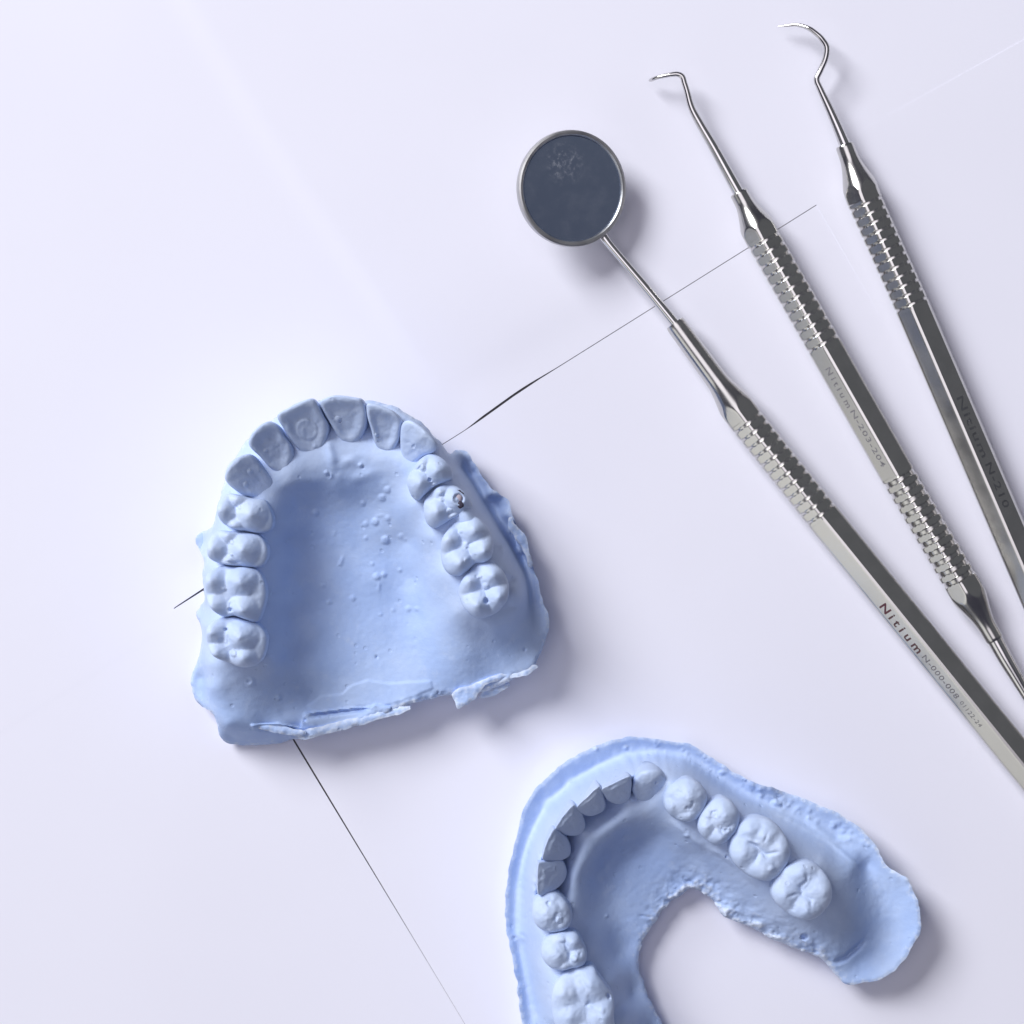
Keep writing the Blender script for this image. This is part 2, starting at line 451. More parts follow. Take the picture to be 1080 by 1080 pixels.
# ------------------------------------------------------------------ teeth
def tooth(name, root, outline_px, ztop, kind, bdir, zg=13.0, zbot=8.0, cusps=None, scoop=1.0, roll=1.1, k=.75, items=(), shift=0.0,
          neck=.90, mat=None, label=None, pw=1.0, angle=None, fine=.085):
    ztop, zg, zbot = HS(ztop), HS(zg), HS(zbot)
    px = np.array(outline_px)
    o = catmull([P(u, v, ztop - 1) for u, v in outline_px], 8)
    o = resample(o, .1)
    NS = 96
    d = np.r_[0, np.cumsum(np.hypot(*np.diff(np.vstack([o, o[:1]]), axis=0).T))]
    ss = np.linspace(0, d[-1], NS, endpoint=False); oo = np.vstack([o, o[:1]])
    o = np.c_[np.interp(ss, d, oo[:, 0]), np.interp(ss, d, oo[:, 1])]
    area = np.sum(o[:, 0] * np.roll(o[:, 1], -1) - np.roll(o[:, 0], -1) * o[:, 1])
    if area < 0: o = o[::-1].copy()
    c = (o.min(0) + o.max(0)) / 2 * .5 + o.mean(0) * .5
    b = np.array((bdir[0], -bdir[1]), float); b /= np.linalg.norm(b); m = np.array((-b[1], b[0]))
    rb = np.abs((o - c) @ b); hb = ((o - c) @ b).max(); lb = -((o - c) @ b).min(); hm = np.abs((o - c) @ m).max()
    NR = 30
    rr = np.sin(np.linspace(0, 1, NR + 1)[1:] * math.pi / 2)
    pts = np.vstack([c[None]] + [c + r * (o - c) for r in rr]); rad = np.r_[0, np.repeat(rr, NS)]
    q = pts - c
    tb = q @ b; tm = q @ m
    nb = np.where(tb > 0, tb / hb, tb / lb); nm = tm / hm
    if kind == 'front':
        t_ = np.clip((tb + lb) / (hb + lb), 0, 1)
        z = zg + (ztop - zg) * t_ ** pw
        z = z - scoop * smooth(.92, .35, rad) * smooth(1.0, .75, t_)
        if cusps:
            for (cm, cb, h, w) in cusps:
                z = z + h * np.exp(-((nm - cm) ** 2 + (nb - cb) ** 2) / w ** 2)
        z = z - roll * (1 - np.sqrt(np.clip(1 - rad ** 7, 0, 1)))
    else:
        R = (hb + lb) / 2
        zs = []
        for (cm, cb, dh) in cusps:
            px_ = cm * hm; pb_ = cb * (hb if cb > 0 else lb)
            dd = np.sqrt((tm - px_) ** 2 + (tb - pb_) ** 2 + .5 ** 2) - .5
            zs.append(ztop + dh - k * dd)
        zs.append(np.full(len(tb), ztop - 2.3) - 0 * tb)
        zs = np.array(zs); T = 17.0
        z = np.log(np.exp((zs - ztop) * T).sum(0)) / T + ztop
        z = z - roll * (1 - np.sqrt(np.clip(1 - rad ** 4, 0, 1)))
    z = z + fine * fbm(pts[:, 0], pts[:, 1], .8, 2, 8) * smooth(1, .8, rad)
    z = details(pts[:, 0], pts[:, 1], z, items)
    v = np.c_[pts, z]
    edge = v[-NS:]; faces = []
    for i in range(NS): faces.append((0, 1 + i, 1 + (i + 1) % NS))
    for r in range(NR - 1):
        a = 1 + r * NS + np.arange(NS); nx = 1 + r * NS + (np.arange(NS) + 1) % NS
        faces += np.c_[a, a + NS, nx + NS, nx].tolist()
    rings = []
    lab = np.clip((edge[:, :2] - c) @ b / hb, 0, 1)[:, None] * b
    for f, sc in ((.12, 1.015), (.3, 1.01), (.6, .97), (1.0, neck)):
        zz = edge[:, 2] * (1 - f) + zbot * f
        p = c + (edge[:, :2] - c) * sc + lab * shift * f
        rings.append(np.c_[p, zz])
    n0 = len(v); v = np.vstack([v] + rings); prev = n0 - NS + np.arange(NS)
    for i in range(len(rings)):
        cur = n0 + i * NS + np.arange(NS)
        faces += np.c_[prev, cur, np.roll(cur, -1), np.roll(prev, -1)].tolist(); prev = cur
    faces.append(tuple(prev[::-1]))
    ob = mesh_obj(name, v, faces, mat or M_TOOTH, None, angle, np.full(len(v), .12))
    adopt(root, ob)
    if label: ob['label'] = label
    return ob

def px_items(lst, z):
    out = []
    for it in lst:
        if it[0] in ('bead', 'pit', 'disc'):
            out.append((it[0], *P(it[1], it[2], z), it[3] * K, it[4]))
        elif it[0] in ('line', 'step'):
            out.append((it[0], [P(u, v, z) for u, v in it[1]], it[2] * K, it[3]))
    return out

def chain(pts, step=9.0, closed=False):
    """densify a line of control points so the surface does not scallop between them"""
    p = catmull(pts, 12, closed)
    d = np.r_[0, np.cumsum(np.hypot(*np.diff(p[:, :2], axis=0).T))]
    n = max(3, int(d[-1] / step)); q = np.linspace(0, d[-1], n)
    return [tuple(np.interp(x, d, p[:, i]) for i in range(3)) for x in q]
def thin(pts, keep, r=5.0):
    """drop free control points that crowd a chain"""
    k = np.array(keep)[:, :2]
    return [p for p in pts if np.hypot(k[:, 0] - p[0], k[:, 1] - p[1]).min() > r]
def ctrl_mm(lst):
    return [(*P(u, v, HS(z)), HS(z)) for u, v, z in lst]

# ================================================================== upper cast
up = thing('dental_cast', 'blue plaster cast of an upper jaw with broad palate, wholly in view', 'dental cast',
           'blue plaster dental casts', (*P(395, 610), 0))
A_ = lambda p: Z(170, 390, 4.5, p)
B_ = lambda p: Z(370, 410, 4.5, p)
C_ = lambda p: Z(170, 590, 4.5, p)

HS = HU
rim = [(230, 535, 11), (240, 500, 11), (262, 462, 10.5), (292, 440, 10), (330, 424, 10), (385, 422, 10), (420, 431, 10), (446, 447, 9.5), (462, 464, 9),
       (474, 478, 8), (481, 474, 5.5), (492, 477, 5), (503, 492, 5), (508, 502, 5), (521, 517, 5.5), (537, 528, 5.5), (540, 544, 5.5), (548, 561, 6), (558, 583, 6.3),
       (566, 608, 6.5), (571, 630, 6.8), (578, 647, 7), (579, 660, 7), (573, 680, 7), (566, 697, 7.5), (564, 704, 7.5), (547, 713, 7.5), (526, 724, 7), (505, 730, 7), (478, 733, 7),
       (454, 738, 7), (426, 744, 7), (410, 753, 6.5), (370, 766, 6.2), (343, 774, 5.0), (312, 780, 2.6), (277, 786.5, 1.8), (238, 783, 2.2), (231, 771, 5), (225, 754, 7),
       (210, 743, 3.5), (203, 732, 3.2), (201, 714, 3.4), (207, 699, 4), (211, 688, 6), (212, 664, 7), (207, 648, 4), (212, 640, 5.5), (215, 630, 9.5), (214, 612, 10),
       (214, 599, 10), (214, 588, 9), (209, 580, 4), (206, 570, 3.5), (212, 561, 4.5), (222, 557, 8.5), (226, 547, 10.5)]
ctrl = [(u, v, z + .2) for u, v, z in rim] + [
    # ridge crest / lingual gum margin, left then front then right
    (246, 688, 13), (284, 690, 12.2), (246, 625, 13.5), (284, 628, 12.8), (247, 578, 13.5), (285, 590, 12.8), (254, 540, 13.5), (292, 550, 12.8), (268, 506, 13.2), (292, 528, 12.9),
    (294, 478, 12.5), (308, 502, 13), (320, 450, 12), (330, 486, 12.8), (362, 446, 12), (362, 474, 12.8), (402, 455, 12), (408, 482, 13), (436, 472, 12.8), (426, 496, 13),
    (452, 502, 13.2), (438, 532, 13), (470, 532, 13.5), (452, 566, 12.8), (492, 570, 13.5), (466, 606, 12.8), (512, 622, 13.3), (482, 646, 12.4),
    # buccal gum on the right and the groove behind the flange
    (460, 476, 11.5), (482, 504, 12), (506, 542, 12), (528, 580, 12), (542, 612, 11.8), (541, 640, 11.3), (522, 660, 11.2),
    (489, 495, 5.2), (504, 518, 4.4), (523, 546, 4.2), (540, 571, 4.2), (553, 596, 4.4), (560, 620, 4.8), (563, 642, 5.8),
    (497, 486, 5.2), (516, 521, 5.3), (533, 543, 5.1), (550, 578, 5.4),
    (512, 668, 10.3), (535, 670, 9.2), (556, 668, 7.8), (495, 690, 9.3), (530, 695, 8.2), (552, 692, 7.7), (476, 712, 8.0), (510, 715, 7.5),
    # anterior palate and rugae
    (340, 500, 12.1), (375, 498, 12.0), (410, 505, 12), (320, 512, 11.4), (355, 512, 11.1), (395, 512, 11.3), (345, 528, 9.0), (385, 530, 9.2), (418, 528, 11.2), (312, 532, 10),
    # palate vault
    (300, 570, 9.3), (303, 610, 8.8), (302, 650, 8.6), (303, 690, 8.6), (330, 560, 7.6), (330, 610, 6.9), (330, 660, 6.8), (330, 705, 7.2), (365, 560, 7.4), (365, 610, 6.4), (365, 660, 6.2), (365, 710, 6.4),
    (400, 560, 8.2), (400, 610, 6.9), (400, 660, 6.5), (400, 710, 6.6), (430, 570, 8.8), (435, 610, 7.3), (440, 650, 7.1), (445, 690, 7.3), (460, 640, 9.8), (466, 680, 8.8),
    (440, 720, 7.2), (400, 735, 6.6), (360, 745, 6.4), (325, 745, 6.8), (350, 758, 6.4),
    # left tuberosity
    (240, 708, 12), (268, 712, 11), (240, 730, 10.6), (270, 735, 9.6), (298, 722, 8.4), (245, 752, 9.3), (275, 758, 8.3), (300, 750, 7.3), (240, 765, 8.4), (270, 770, 7.6), (300, 769, 6.9), (330, 764, 6.6), (245, 776, 5.0), (275, 779, 4.6), (305, 774.5, 4.8),
    (221, 700, 11), (222, 725, 9.5), (213, 715, 4.2), (212, 730, 4.0), (217, 660, 10.5), (222, 575, 10.2), (214, 572, 4.8)]
CH = chain([(u, v, z + .2) for u, v, z in rim], 7, True)
CH += chain([(487, 494, 5.2), (504, 518, 4.8), (522, 546, 4.8), (539, 571, 4.9), (551, 594, 5.3), (559, 618, 5.7), (563, 642, 6.5)], 7)
CH += chain([(464, 476, 11.7), (484, 504, 11.9), (508, 541, 11.9), (530, 578, 11.9), (544, 607, 11.6), (549, 630, 10.9), (540, 650, 10.8)], 7)
ctrl = CH + thin(ctrl, CH, 4)
Zb = lambda pts: [(300 + a / 6.75, 500 + b / 6.75) for a, b in pts]
beads = [(745, 115, 4.0), (705, 170, 4.5), (565, 210, 3.2), (650, 340, 4.6), (740, 315, 3.6), (580, 355, 3.4), (720, 470, 5), (835, 440, 3.6), (625, 640, 2.6), (655, 730, 4.4), (705, 715, 3.4),
         (820, 685, 2.6), (485, 885, 3.4), (315, 915, 2.8), (770, 970, 2.2), (880, 960, 3.4), (940, 960, 3), (225, 275, 4.2), (350, 15, 3.2), (580, 455, 2.6), (270, 795, 3), (860, 462, 2.4), (680, 1000, 2)]
items = []
for a, b, r in beads:
    (u, v), = Zb([(a, b)]); items.append(('bead', u, v, r * .9, .075 * r))
items += [('line', Zb([(420, 565), (408, 605), (395, 640), (370, 680)]), 1.6, .28), ('line', Zb([(675, 750), (668, 860)]), 1.3, .2), ('line', Zb([(360, 395), (352, 450)]), 1.6, .14),
          ('line', Zb([(340, 745), (305, 750)]), 1.3, .14), ('line', Zb([(640, 305), (700, 292), (745, 296)]), 1.3, .14), ('line', [(306, 655), (302, 672)], 1.2, .12), ('line', [(313, 655), (313, 672)], 1.1, .10),
          ('line', A_([(800, 300), (822, 400), (850, 490)]), 5.0, .65), ('line', A_([(540, 580), (640, 545), (720, 530), (820, 540)]), 6, .4), ('line', A_([(560, 650), (660, 610), (760, 610)]), 6, .28),
          ('line', A_([(880, 540), (1000, 500), (1060, 520)]), 6, .45), ('line', A_([(850, 450), (960, 430)]), 5, .35),
          ('pit', *A_([(812, 505)])[0], 2.2, .5), ('bead', *A_([(800, 492)])[0], 2.2, .3), ('bead', *A_([(960, 458)])[0], 2.4, .35), ('pit', *A_([(970, 466)])[0], 1.8, .4),
          ('bead', *C_([(560, 655)])[0], 3, .25), ('bead', *C_([(440, 572)])[0], 5.0, .35), ('pit', *C_([(432, 568)])[0], 3.2, .35), ('pit', 370 + 120 / 4.5, 590 + 465 / 4.5, 1.8, .4), ('pit', 370 + 825 / 4.5, 590 + 425 / 4.5, 2.2, .4),
          ('pit', 370 + 415 / 4.5, 590 + 630 / 4.5, 1.5, .4), ('pit', *C_([(680, 762)])[0], 2.6, .8), ('pit', *C_([(300, 330)])[0], 1.5, .5),
          # thin skins of plaster at the back edge
          ('step', C_([(690, 700), (760, 650), (860, 640), (900, 600), (980, 575), (1080, 590), (1280, 575), (1290, 610), (1200, 650), (1080, 690), (900, 720), (720, 730)]), .8, .22),
          ('step', C_([(440, 800), (430, 780), (560, 775), (660, 800), (680, 730), (900, 705), (1000, 700), (1010, 690), (1090, 700), (1090, 780), (940, 800), (780, 860), (700, 850), (640, 830), (560, 810)]), .9, .8),
          ('line', C_([(690, 745), (850, 725), (1000, 708)]), 2.2, -1.3), ('line', C_([(430, 790), (540, 800), (650, 815)]), 2.6, -1.4), ('line', C_([(560, 815), (640, 818)]), 3.0, -.5),
          # fissures in the right flange
          ('line', B_([(760, 640), (790, 740), (820, 800), (835, 850)]), 2.4, -1.0), ('line', B_([(560, 400), (600, 390)]), 3, -.5), ('line', B_([(640, 535), (750, 520)]), 3, -.5), ('line', B_([(800, 700), (830, 790)]), 2, .6),
          ('bead', *B_([(815, 760)])[0], 6, .6)]
# broken flap hanging off the back edge
D_ = lambda p: Z(370, 590, 4.5, p)
fl = D_([(478, 638), (515, 612), (560, 600), (625, 570), (700, 548), (800, 528), (860, 500), (888, 502), (885, 520), (845, 545), (790, 560), (740, 568), (690, 582), (640, 600), (605, 640), (590, 665), (545, 690), (515, 711), (500, 705), (495, 680), (485, 660)])
up_t = dict(
 L1=A_([(548, 215), (600, 180), (660, 150), (715, 137), (742, 165), (765, 215), (785, 262), (770, 330), (745, 385), (710, 403), (650, 385), (610, 340), (575, 280)]),
 R1=A_([(750, 150), (800, 125), (850, 122), (910, 130), (950, 140), (968, 180), (970, 240), (950, 295), (920, 335), (885, 355), (850, 340), (820, 300), (785, 235), (762, 190)]),
 R2=B_([(75, 75), (110, 72), (160, 88), (205, 110), (238, 150), (232, 200), (222, 240), (195, 285), (165, 305), (130, 290), (105, 255), (90, 190), (75, 130)]),
 L2=A_([(412, 345), (430, 300), (470, 262), (510, 245), (550, 265), (575, 310), (605, 350), (615, 395), (605, 450), (580, 497), (545, 490), (500, 460), (460, 410), (425, 375)]),
 L3=A_([(300, 500), (320, 450), (360, 415), (410, 400), (440, 420), (470, 460), (500, 500), (525, 545), (525, 590), (490, 615), (430, 608), (380, 595), (330, 560), (305, 530)]),
 L4=A_([(262, 670), (270, 620), (300, 590), (340, 590), (420, 610), (480, 618), (510, 660), (525, 720), (510, 760), (460, 775), (390, 765), (320, 750), (280, 720)]),
 L5=A_([(215, 870), (225, 800), (265, 765), (330, 770), (400, 775), (460, 790), (495, 840), (495, 895), (465, 935), (410, 938), (340, 930), (270, 920), (230, 900)]),
 L6=C_([(205, 100), (225, 60), (280, 35), (340, 37), (400, 40), (450, 55), (480, 100), (490, 170), (475, 240), (445, 300), (390, 285), (340, 268), (290, 275), (240, 240), (210, 180)]),
 L7=C_([(210, 350), (225, 310), (265, 285), (330, 278), (390, 290), (450, 310), (490, 360), (490, 420), (470, 480), (430, 510), (370, 515), (300, 490), (245, 460), (215, 410)]),
 R3=B_([(232, 190), (250, 155), (285, 150), (330, 175), (375, 215), (410, 260), (390, 300), (340, 320), (300, 345), (265, 365), (235, 340), (228, 270)]),
 R4=B_([(265, 425), (290, 380), (330, 330), (375, 308), (425, 325), (470, 370), (480, 420), (450, 440), (400, 460), (350, 500), (320, 528), (290, 515), (270, 470)]),
 R5=B_([(345, 540), (370, 500), (420, 462), (480, 455), (530, 485), (560, 520), (575, 560), (540, 590), (490, 610), (440, 640), (395, 660), (360, 640), (345, 590)]),
 R6=B_([(430, 720), (460, 670), (510, 620), (570, 600), (620, 630), (660, 680), (675, 740), (665, 800), (630, 825), (590, 830), (545, 870), (510, 890), (465, 880), (435, 840), (425, 780)]),
 R7=D_([(510, 150), (540, 80), (600, 25), (660, 12), (710, 45), (745, 110), (745, 180), (710, 240), (650, 275), (600, 280), (560, 255), (530, 220)]))
back_mm = np.array([P(u, v, 7) for u, v in [(300, 775), (343, 772), (370, 764), (410, 752), (426, 743), (454, 737), (478, 732), (505, 729), (526, 723), (547, 712)]])
def broken_back(x, y, z):
    """chipped skin along the sawn back edge"""
    q_ = np.c_[x, y]; d_, n_ = seg_dist(q_, back_mm, False)
    wgt = np.exp(-(d_ / 1.1) ** 2)
    if z is None: return .5 * np.exp(-(d_ / .8) ** 2) * (.6 + .6 * fbm(x, y, 1.5, 3, 12))
    return z + wgt * (.5 * fbm(x, y, 1.6, 4, 14))
base = cast_base('cast_base', [P(u, v, HS(z)) for u, v, z in rim], ctrl_mm(ctrl), up, M_BLUE, px_items(items, 8), rag=.2, under=1.8, rim_chalk=.5, teeth=up_t.values(), extra=broken_back, lam=.12)

def flake(px, z0, zbm, var, name='broken_flake', chalk=.75, step=.2):
    pts = [(*P(u, v, z0), z0 + var * math.sin(i * 2.1) + var * .6 * math.sin(i * .9)) for i, (u, v) in enumerate(px)]
    c_ = np.mean(np.array(pts), 0)
    ctrl_ = pts + [(c_[0], c_[1], c_[2] + var * .4)]
    return cast_base(name, [p[:2] for p in pts], ctrl_, up, M_BLUE, (), step, .16, .25, .5, chalk, None, .09, (), .05, zbm)
fl2 = D_([(590, 668), (640, 620), (700, 596), (760, 590), (720, 625), (680, 650), (630, 660)])
flake(fl, 8.8, 6.6, .22)
flake(fl2, 6.8, 4.2, .2)
flake(C_([(655, 822), (720, 800), (800, 782), (900, 755), (1000, 732), (1080, 712), (1150, 700), (1195, 700), (1150, 728), (1060, 752), (960, 784), (860, 812), (760, 838), (690, 852), (650, 850)]), 7.9, 5.0, .2)
flake(C_([(430, 782), (470, 772), (560, 788), (640, 806), (690, 822), (640, 838), (560, 828), (480, 812)]), 8.9, 6.0, .2, chalk=.6)
flake(B_([(755, 600), (775, 640), (800, 660), (830, 700), (850, 770), (865, 840), (850, 850), (830, 800), (800, 740), (770, 690), (750, 650)]), 7.4, 4.5, .25, chalk=.6)
flake(A_([(165, 810), (190, 775), (240, 762), (245, 785), (215, 820), (200, 880), (185, 860)]), 4.9, 3.0, .2, chalk=.3)
def I(z, *l): return px_items(l, HS(z))
ZT = 17.5
tooth('incisor', up, up_t['L1'], ZT, 'front', (-.28, -.96), 12.5, items=I(16, ('disc', 322.3, 452.5, 10.5, .32), ('bead', 330, 470, 2, .2)), shift=.4)
tooth('incisor', up, up_t['R1'], ZT, 'front', (.05, -1), 12.5, items=I(16, ('bead', 355.5, 441.5, 3, .35), ('pit', 357.5, 443.5, 1.7, .4)), shift=.4)
tooth('incisor', up, up_t['L2'], ZT - .3, 'front', (-.62, -.78), 12.7, items=I(16, ('bead', 279, 475, 2, .22), ('bead', 291, 469, 1.8, .15)), shift=.4)
tooth('incisor', up, up_t['R2'], ZT - .3, 'front', (.2, -.98), 12.7, items=I(16, ('pit', 397.5, 459.5, 2.2, .3), ('bead', 396, 458, 1.6, .3)), shift=.4)
tooth('canine', up, up_t['L3'], ZT, 'front', (-.8, -.6), 12.8, cusps=[(0, .5, .6, .5)], scoop=.35, items=I(16, ('bead', 263.5, 497.5, 2.6, .3), ('bead', 258.5, 511, 2.8, .3), ('pit', 251, 481.5, 1.8, .4)), shift=.3, roll=1.3)
tooth('canine', up, up_t['R3'], ZT, 'front', (.62, -.78), 12.7, cusps=[(0, .5, .6, .5), (0, 0, .5, .35)], scoop=.2, items=I(16, ('pit', 436, 470.5, 2.2, .35)), shift=.5, roll=1.5)
PML = [(0, .86, .15), (0, -.22, .1), (-.8, .3, -.9), (.8, .3, -.9)]
PM = [(0, .50, .1), (.0, -.42, -.15), (-.75, .05, -1.0), (.75, .05, -1.0)]
UM = [(-.42, .52, 0), (.42, .52, -.05), (-.45, -.45, .0), (.50, -.48, -.3)]
kw = dict(zbot=9, roll=1.5, neck=.93)
tooth('premolar', up, up_t['L4'], ZT, 'back', (-1, -.12), k=.9, cusps=PML, items=I(17, ('bead', 252, 535, 2, .25), ('line', [(240, 527), (247, 535), (252, 533)], 1.1, -.35)), **kw)
tooth('premolar', up, up_t['L5'], ZT, 'back', (-1, 0), k=.9, cusps=PML, items=I(17, ('bead', 244, 572, 2.2, .3), ('bead', 243.5, 585, 1.8, .25), ('line', [(236, 592), (246, 594), (256, 592)], 1.2, -.3)), **kw)
tooth('molar', up, up_t['L6'], ZT, 'back', (-1, .05), k=.9, cusps=[(-.48, .82, .1), (.42, .84, 0), (-.42, -.2, .1), (.55, -.2, -.1)], items=I(17, ('pit', 242, 643.5, 2.8, .9), ('line', [(242, 634), (242, 643)], 1.2, -.5), ('bead', 235.5, 621.5, 2, .3)), **kw)
tooth('molar', up, up_t['L7'], ZT - .3, 'back', (-1, .1), k=.9, cusps=[(-.5, .82, -.1), (.42, .84, -.1), (-.2, -.18, .2), (.62, -.2, -.5)], items=I(17, ('pit', 237, 664.5, 2.0, .8), ('bead', 245, 689.5, 3.8, .5), ('line', [(239, 668), (240, 682)], 1.2, -.5)), **kw)
tooth('premolar', up, up_t['R4'], ZT, 'back', (.82, -.57), k=.95, cusps=PM, items=I(17, ('bead', 446, 494, 3.4, .4), ('line', [(438, 496), (446, 491)], 1.2, -.4), ('pit', 453, 506, 2.4, .5), ('bead', 440, 494, 2, .3)), **kw)
r5 = tooth('premolar', up, up_t['R5'], ZT, 'back', (.86, -.5), k=.95, cusps=PM, items=I(17, ('pit', 483.5, 526, 6.5, 1.0), ('bead', 466, 526, 3, .3), ('bead', 474, 539, 3, .35), ('line', [(462, 524), (470, 522)], 1.2, -.35)), **kw)
tooth('molar', up, up_t['R6'], ZT, 'back', (.9, -.42), k=.95, cusps=UM, items=I(17, ('bead', 485.5, 560.5, 2.2, .35), ('bead', 491, 575, 3, .3), ('bead', 492, 590, 2.6, .35)), **kw)
tooth('molar', up, up_t['R7'], ZT - .3, 'back', (.95, -.3), k=.95, cusps=UM, items=I(17, ('pit', 512.5, 634, 3.2, 1.2), ('bead', 512, 619, 3.6, .45), ('bead', 506, 608, 2.4, .35)), **kw)
# the stained void in the second right premolar
def blob(name, root, u, v, z, r, h, mat, n=14, seed=1, sx=1, sy=1):
    rg = np.random.default_rng(seed); cx, cy = P(u, v, z)
    vs = [(cx, cy, z + h)]; f = []
    for k_, (rr_, hh) in enumerate(((.5, .8), (.85, .4), (1, -.6))):
        for i in range(n):
            a = 2 * math.pi * i / n; w = 1 + .25 * (rg.random() - .5)
            vs.append((cx + math.cos(a) * r * rr_ * w * sx, cy + math.sin(a) * r * rr_ * w * sy, z + h * hh))
    for i in range(n):
        j = (i + 1) % n; f += [(0, 1 + i, 1 + j), (1 + i, 1 + n + i, 1 + n + j, 1 + j), (1 + n + i, 1 + 2 * n + i, 1 + 2 * n + j, 1 + n + j)]
    o = mesh_obj(name, vs, f, mat); adopt(root, o); return o

def z_at(ob, x, y):
    v_ = np.array([w_.co[:] for w_ in ob.data.vertices]) / MM
    i_ = np.argsort((v_[:, 0] - x) ** 2 + (v_[:, 1] - y) ** 2)[:6]
    return v_[i_, 2].min()
def stain(u, v, r, h, mat, seed, sx, sy):
    x_, y_ = P(u, v, HS(17)); zz = z_at(r5, x_, y_); n = 16; rg = np.random.default_rng(seed)
    vs = [(x_, y_, zz + h)]; f = []
    for rr_, hh in ((.55, .85), (.9, .4), (1.05, -.8)):
        for i in range(n):
            a = 2 * math.pi * i / n; w_ = 1 + .3 * (rg.random() - .5)
            vs.append((x_ + math.cos(a) * r * rr_ * w_ * sx, y_ + math.sin(a) * r * rr_ * w_ * sy, zz + h * hh))
    for i in range(n):
        j = (i + 1) % n; f.append((0, 1 + i, 1 + j))
        for k_ in (0, 1): f.append((1 + k_ * n + i, 1 + (k_ + 1) * n + i, 1 + (k_ + 1) * n + j, 1 + k_ * n + j))
    o = mesh_obj('stained_spot', vs, f, mat); o.parent = r5; return o
stain(483.0, 522.8, .95, .10, M_DARK, 3, 1.0, 1.1); stain(485.5, 532.5, .55, .12, M_DARK, 4, 1, 1.2)
stain(483.8, 525.5, .72, .30, M_STAIN, 5, .9, 1.0)

# ================================================================== lower cast
lo = thing('dental_cast', 'blue plaster cast of a lower jaw, horseshoe shaped, cut off by the bottom edge', 'dental cast',
           'blue plaster dental casts', (*P(690, 950), 0))
Ez = lambda p: Z(520, 770, 4.5, p)
Fz = lambda p: Z(740, 820, 4.5, p)
Gz = lambda p: Z(520, 880, 5.4, p)
HS = HL
rim = [(552, 1100, 5.9), (550, 1080, 5.9), (548, 1058, 5.9), (544, 1028, 5.9), (538, 1000, 5.9), (534, 982, 5.9), (533, 960, 5.9), (534, 935, 5.9), (537, 917, 5.9), (541, 898, 5.9), (546, 874, 5.9), (553, 852, 5.9), (564, 832, 5.9), (578, 819, 5.9),
       (591, 807, 5.9), (609, 797, 5.9), (627, 788, 5.9), (649, 780, 5.9), (667, 777, 5.9), (687, 779, 5.9), (709, 782, 5.9), (724, 784, 5.9), (738, 791, 5.9), (751, 799, 5.9), (764, 808, 5.9), (784, 820, 5.9), (806, 828, 6.6), (829, 836, 5.3), (858, 847, 5.5),
       (884, 858, 5.8), (907, 873, 6), (922, 889, 6.3), (933, 909, 6.5), (949, 923, 6.8), (957, 927, 7), (962, 938, 7), (969, 953, 7.2), (972, 964, 7.2), (971, 981, 7), (962, 1000, 6.8), (949, 1018, 6.5), (933, 1031, 6.2), (909, 1037, 5.6), (893, 1038, 5.2),
       (884, 1031, 5), (875, 1019, 5.2), (864, 1010, 5.4), (847, 1004, 5), (818, 992, 4.5), (791, 978, 4.4), (764, 966, 4.4), (753, 952, 4.4), (744, 943, 4.2), (729, 938, 4), (716, 946, 3.8), (704, 954, 3.6), (694, 967, 3.6), (684, 983, 3.8),
       (676, 1000, 4), (673, 1012, 4), (676, 1027, 4), (683, 1047, 4), (690, 1063, 4), (700, 1082, 4), (716, 1112, 4.2), (726, 1150, 4.6), (722, 1185, 5), (700, 1210, 5.5), (660, 1222, 6), (610, 1218, 6), (580, 1195, 5.8), (564, 1150, 5.2)]
ctrl = [(u, v, z + .2) for u, v, z in rim] + [
    # labial / buccal gum crest
    (564, 962, 10.6), (562, 925, 12.2), (568, 898, 12.4), (584, 870, 12.4), (606, 847, 12.4), (635, 828, 12.4), (664, 815, 11.8), (690, 808, 10.8), (564, 926, 13.4), (716, 815, 10.5), (755, 838, 10.5), (792, 862, 10.5), (832, 886, 10.5), (868, 908, 10.3), (882, 945, 9.8),
    (562, 990, 10), (569, 1030, 10), (582, 1072, 10), (598, 1120, 9.5), (625, 1170, 9),
    # flange floor
    (915, 912, 5.2), (930, 950, 5.3),
    (566, 1100, 5), (580, 1150, 5.5), (940, 985, 5.2), (920, 1010, 4.9),
    (900, 915, 7.4), (905, 945, 7.2), (868, 888, 8.0), (890, 965, 8.6), (900, 985, 7.2), (880, 990, 7.8), (862, 990, 7.6), (880, 1008, 6.6), (905, 1015, 5.0),
    # crest between the teeth
    (583, 962, 11.5), (580, 925, 11), (590, 895, 11), (608, 872, 11), (632, 850, 11), (660, 838, 11), (686, 830, 11.2), (720, 845, 11.5), (758, 866, 11.5), (800, 896, 11.5), (848, 940, 11.2), (594, 1003, 11.5), (614, 1050, 11.5), (640, 1115, 11),
    # lingual gum margin
    (607, 963, 10.8), (603, 930, 10.8), (610, 905, 10.8), (626, 884, 10.8), (646, 866, 10.8), (668, 857, 10.8), (690, 858, 10.8), (710, 868, 10.8), (735, 885, 10.8), (762, 898, 10.6), (792, 930, 10), (825, 962, 9.4), (622, 1003, 10.4), (644, 1035, 10.3), (660, 1070, 10.2), (676, 1110, 9.8),
    # floor inside the arch
    (622, 925, 8.0), (640, 900, 6.9), (662, 882, 6.8), (695, 880, 7.0), (728, 902, 7.2), (650, 925, 5.2), (672, 912, 5.0), (705, 908, 5.6), (660, 950, 4.9), (688, 935, 4.6), (720, 925, 4.8), (628, 960, 7.0), (645, 985, 5.4), (650, 1010, 5.5), (664, 1050, 5.4), (684, 1090, 5.4), (668, 975, 4.6),
    (760, 930, 6.6), (785, 958, 6.0), (815, 980, 6.0), (843, 995, 6.2), (700, 1140, 6), (650, 1180, 8)]
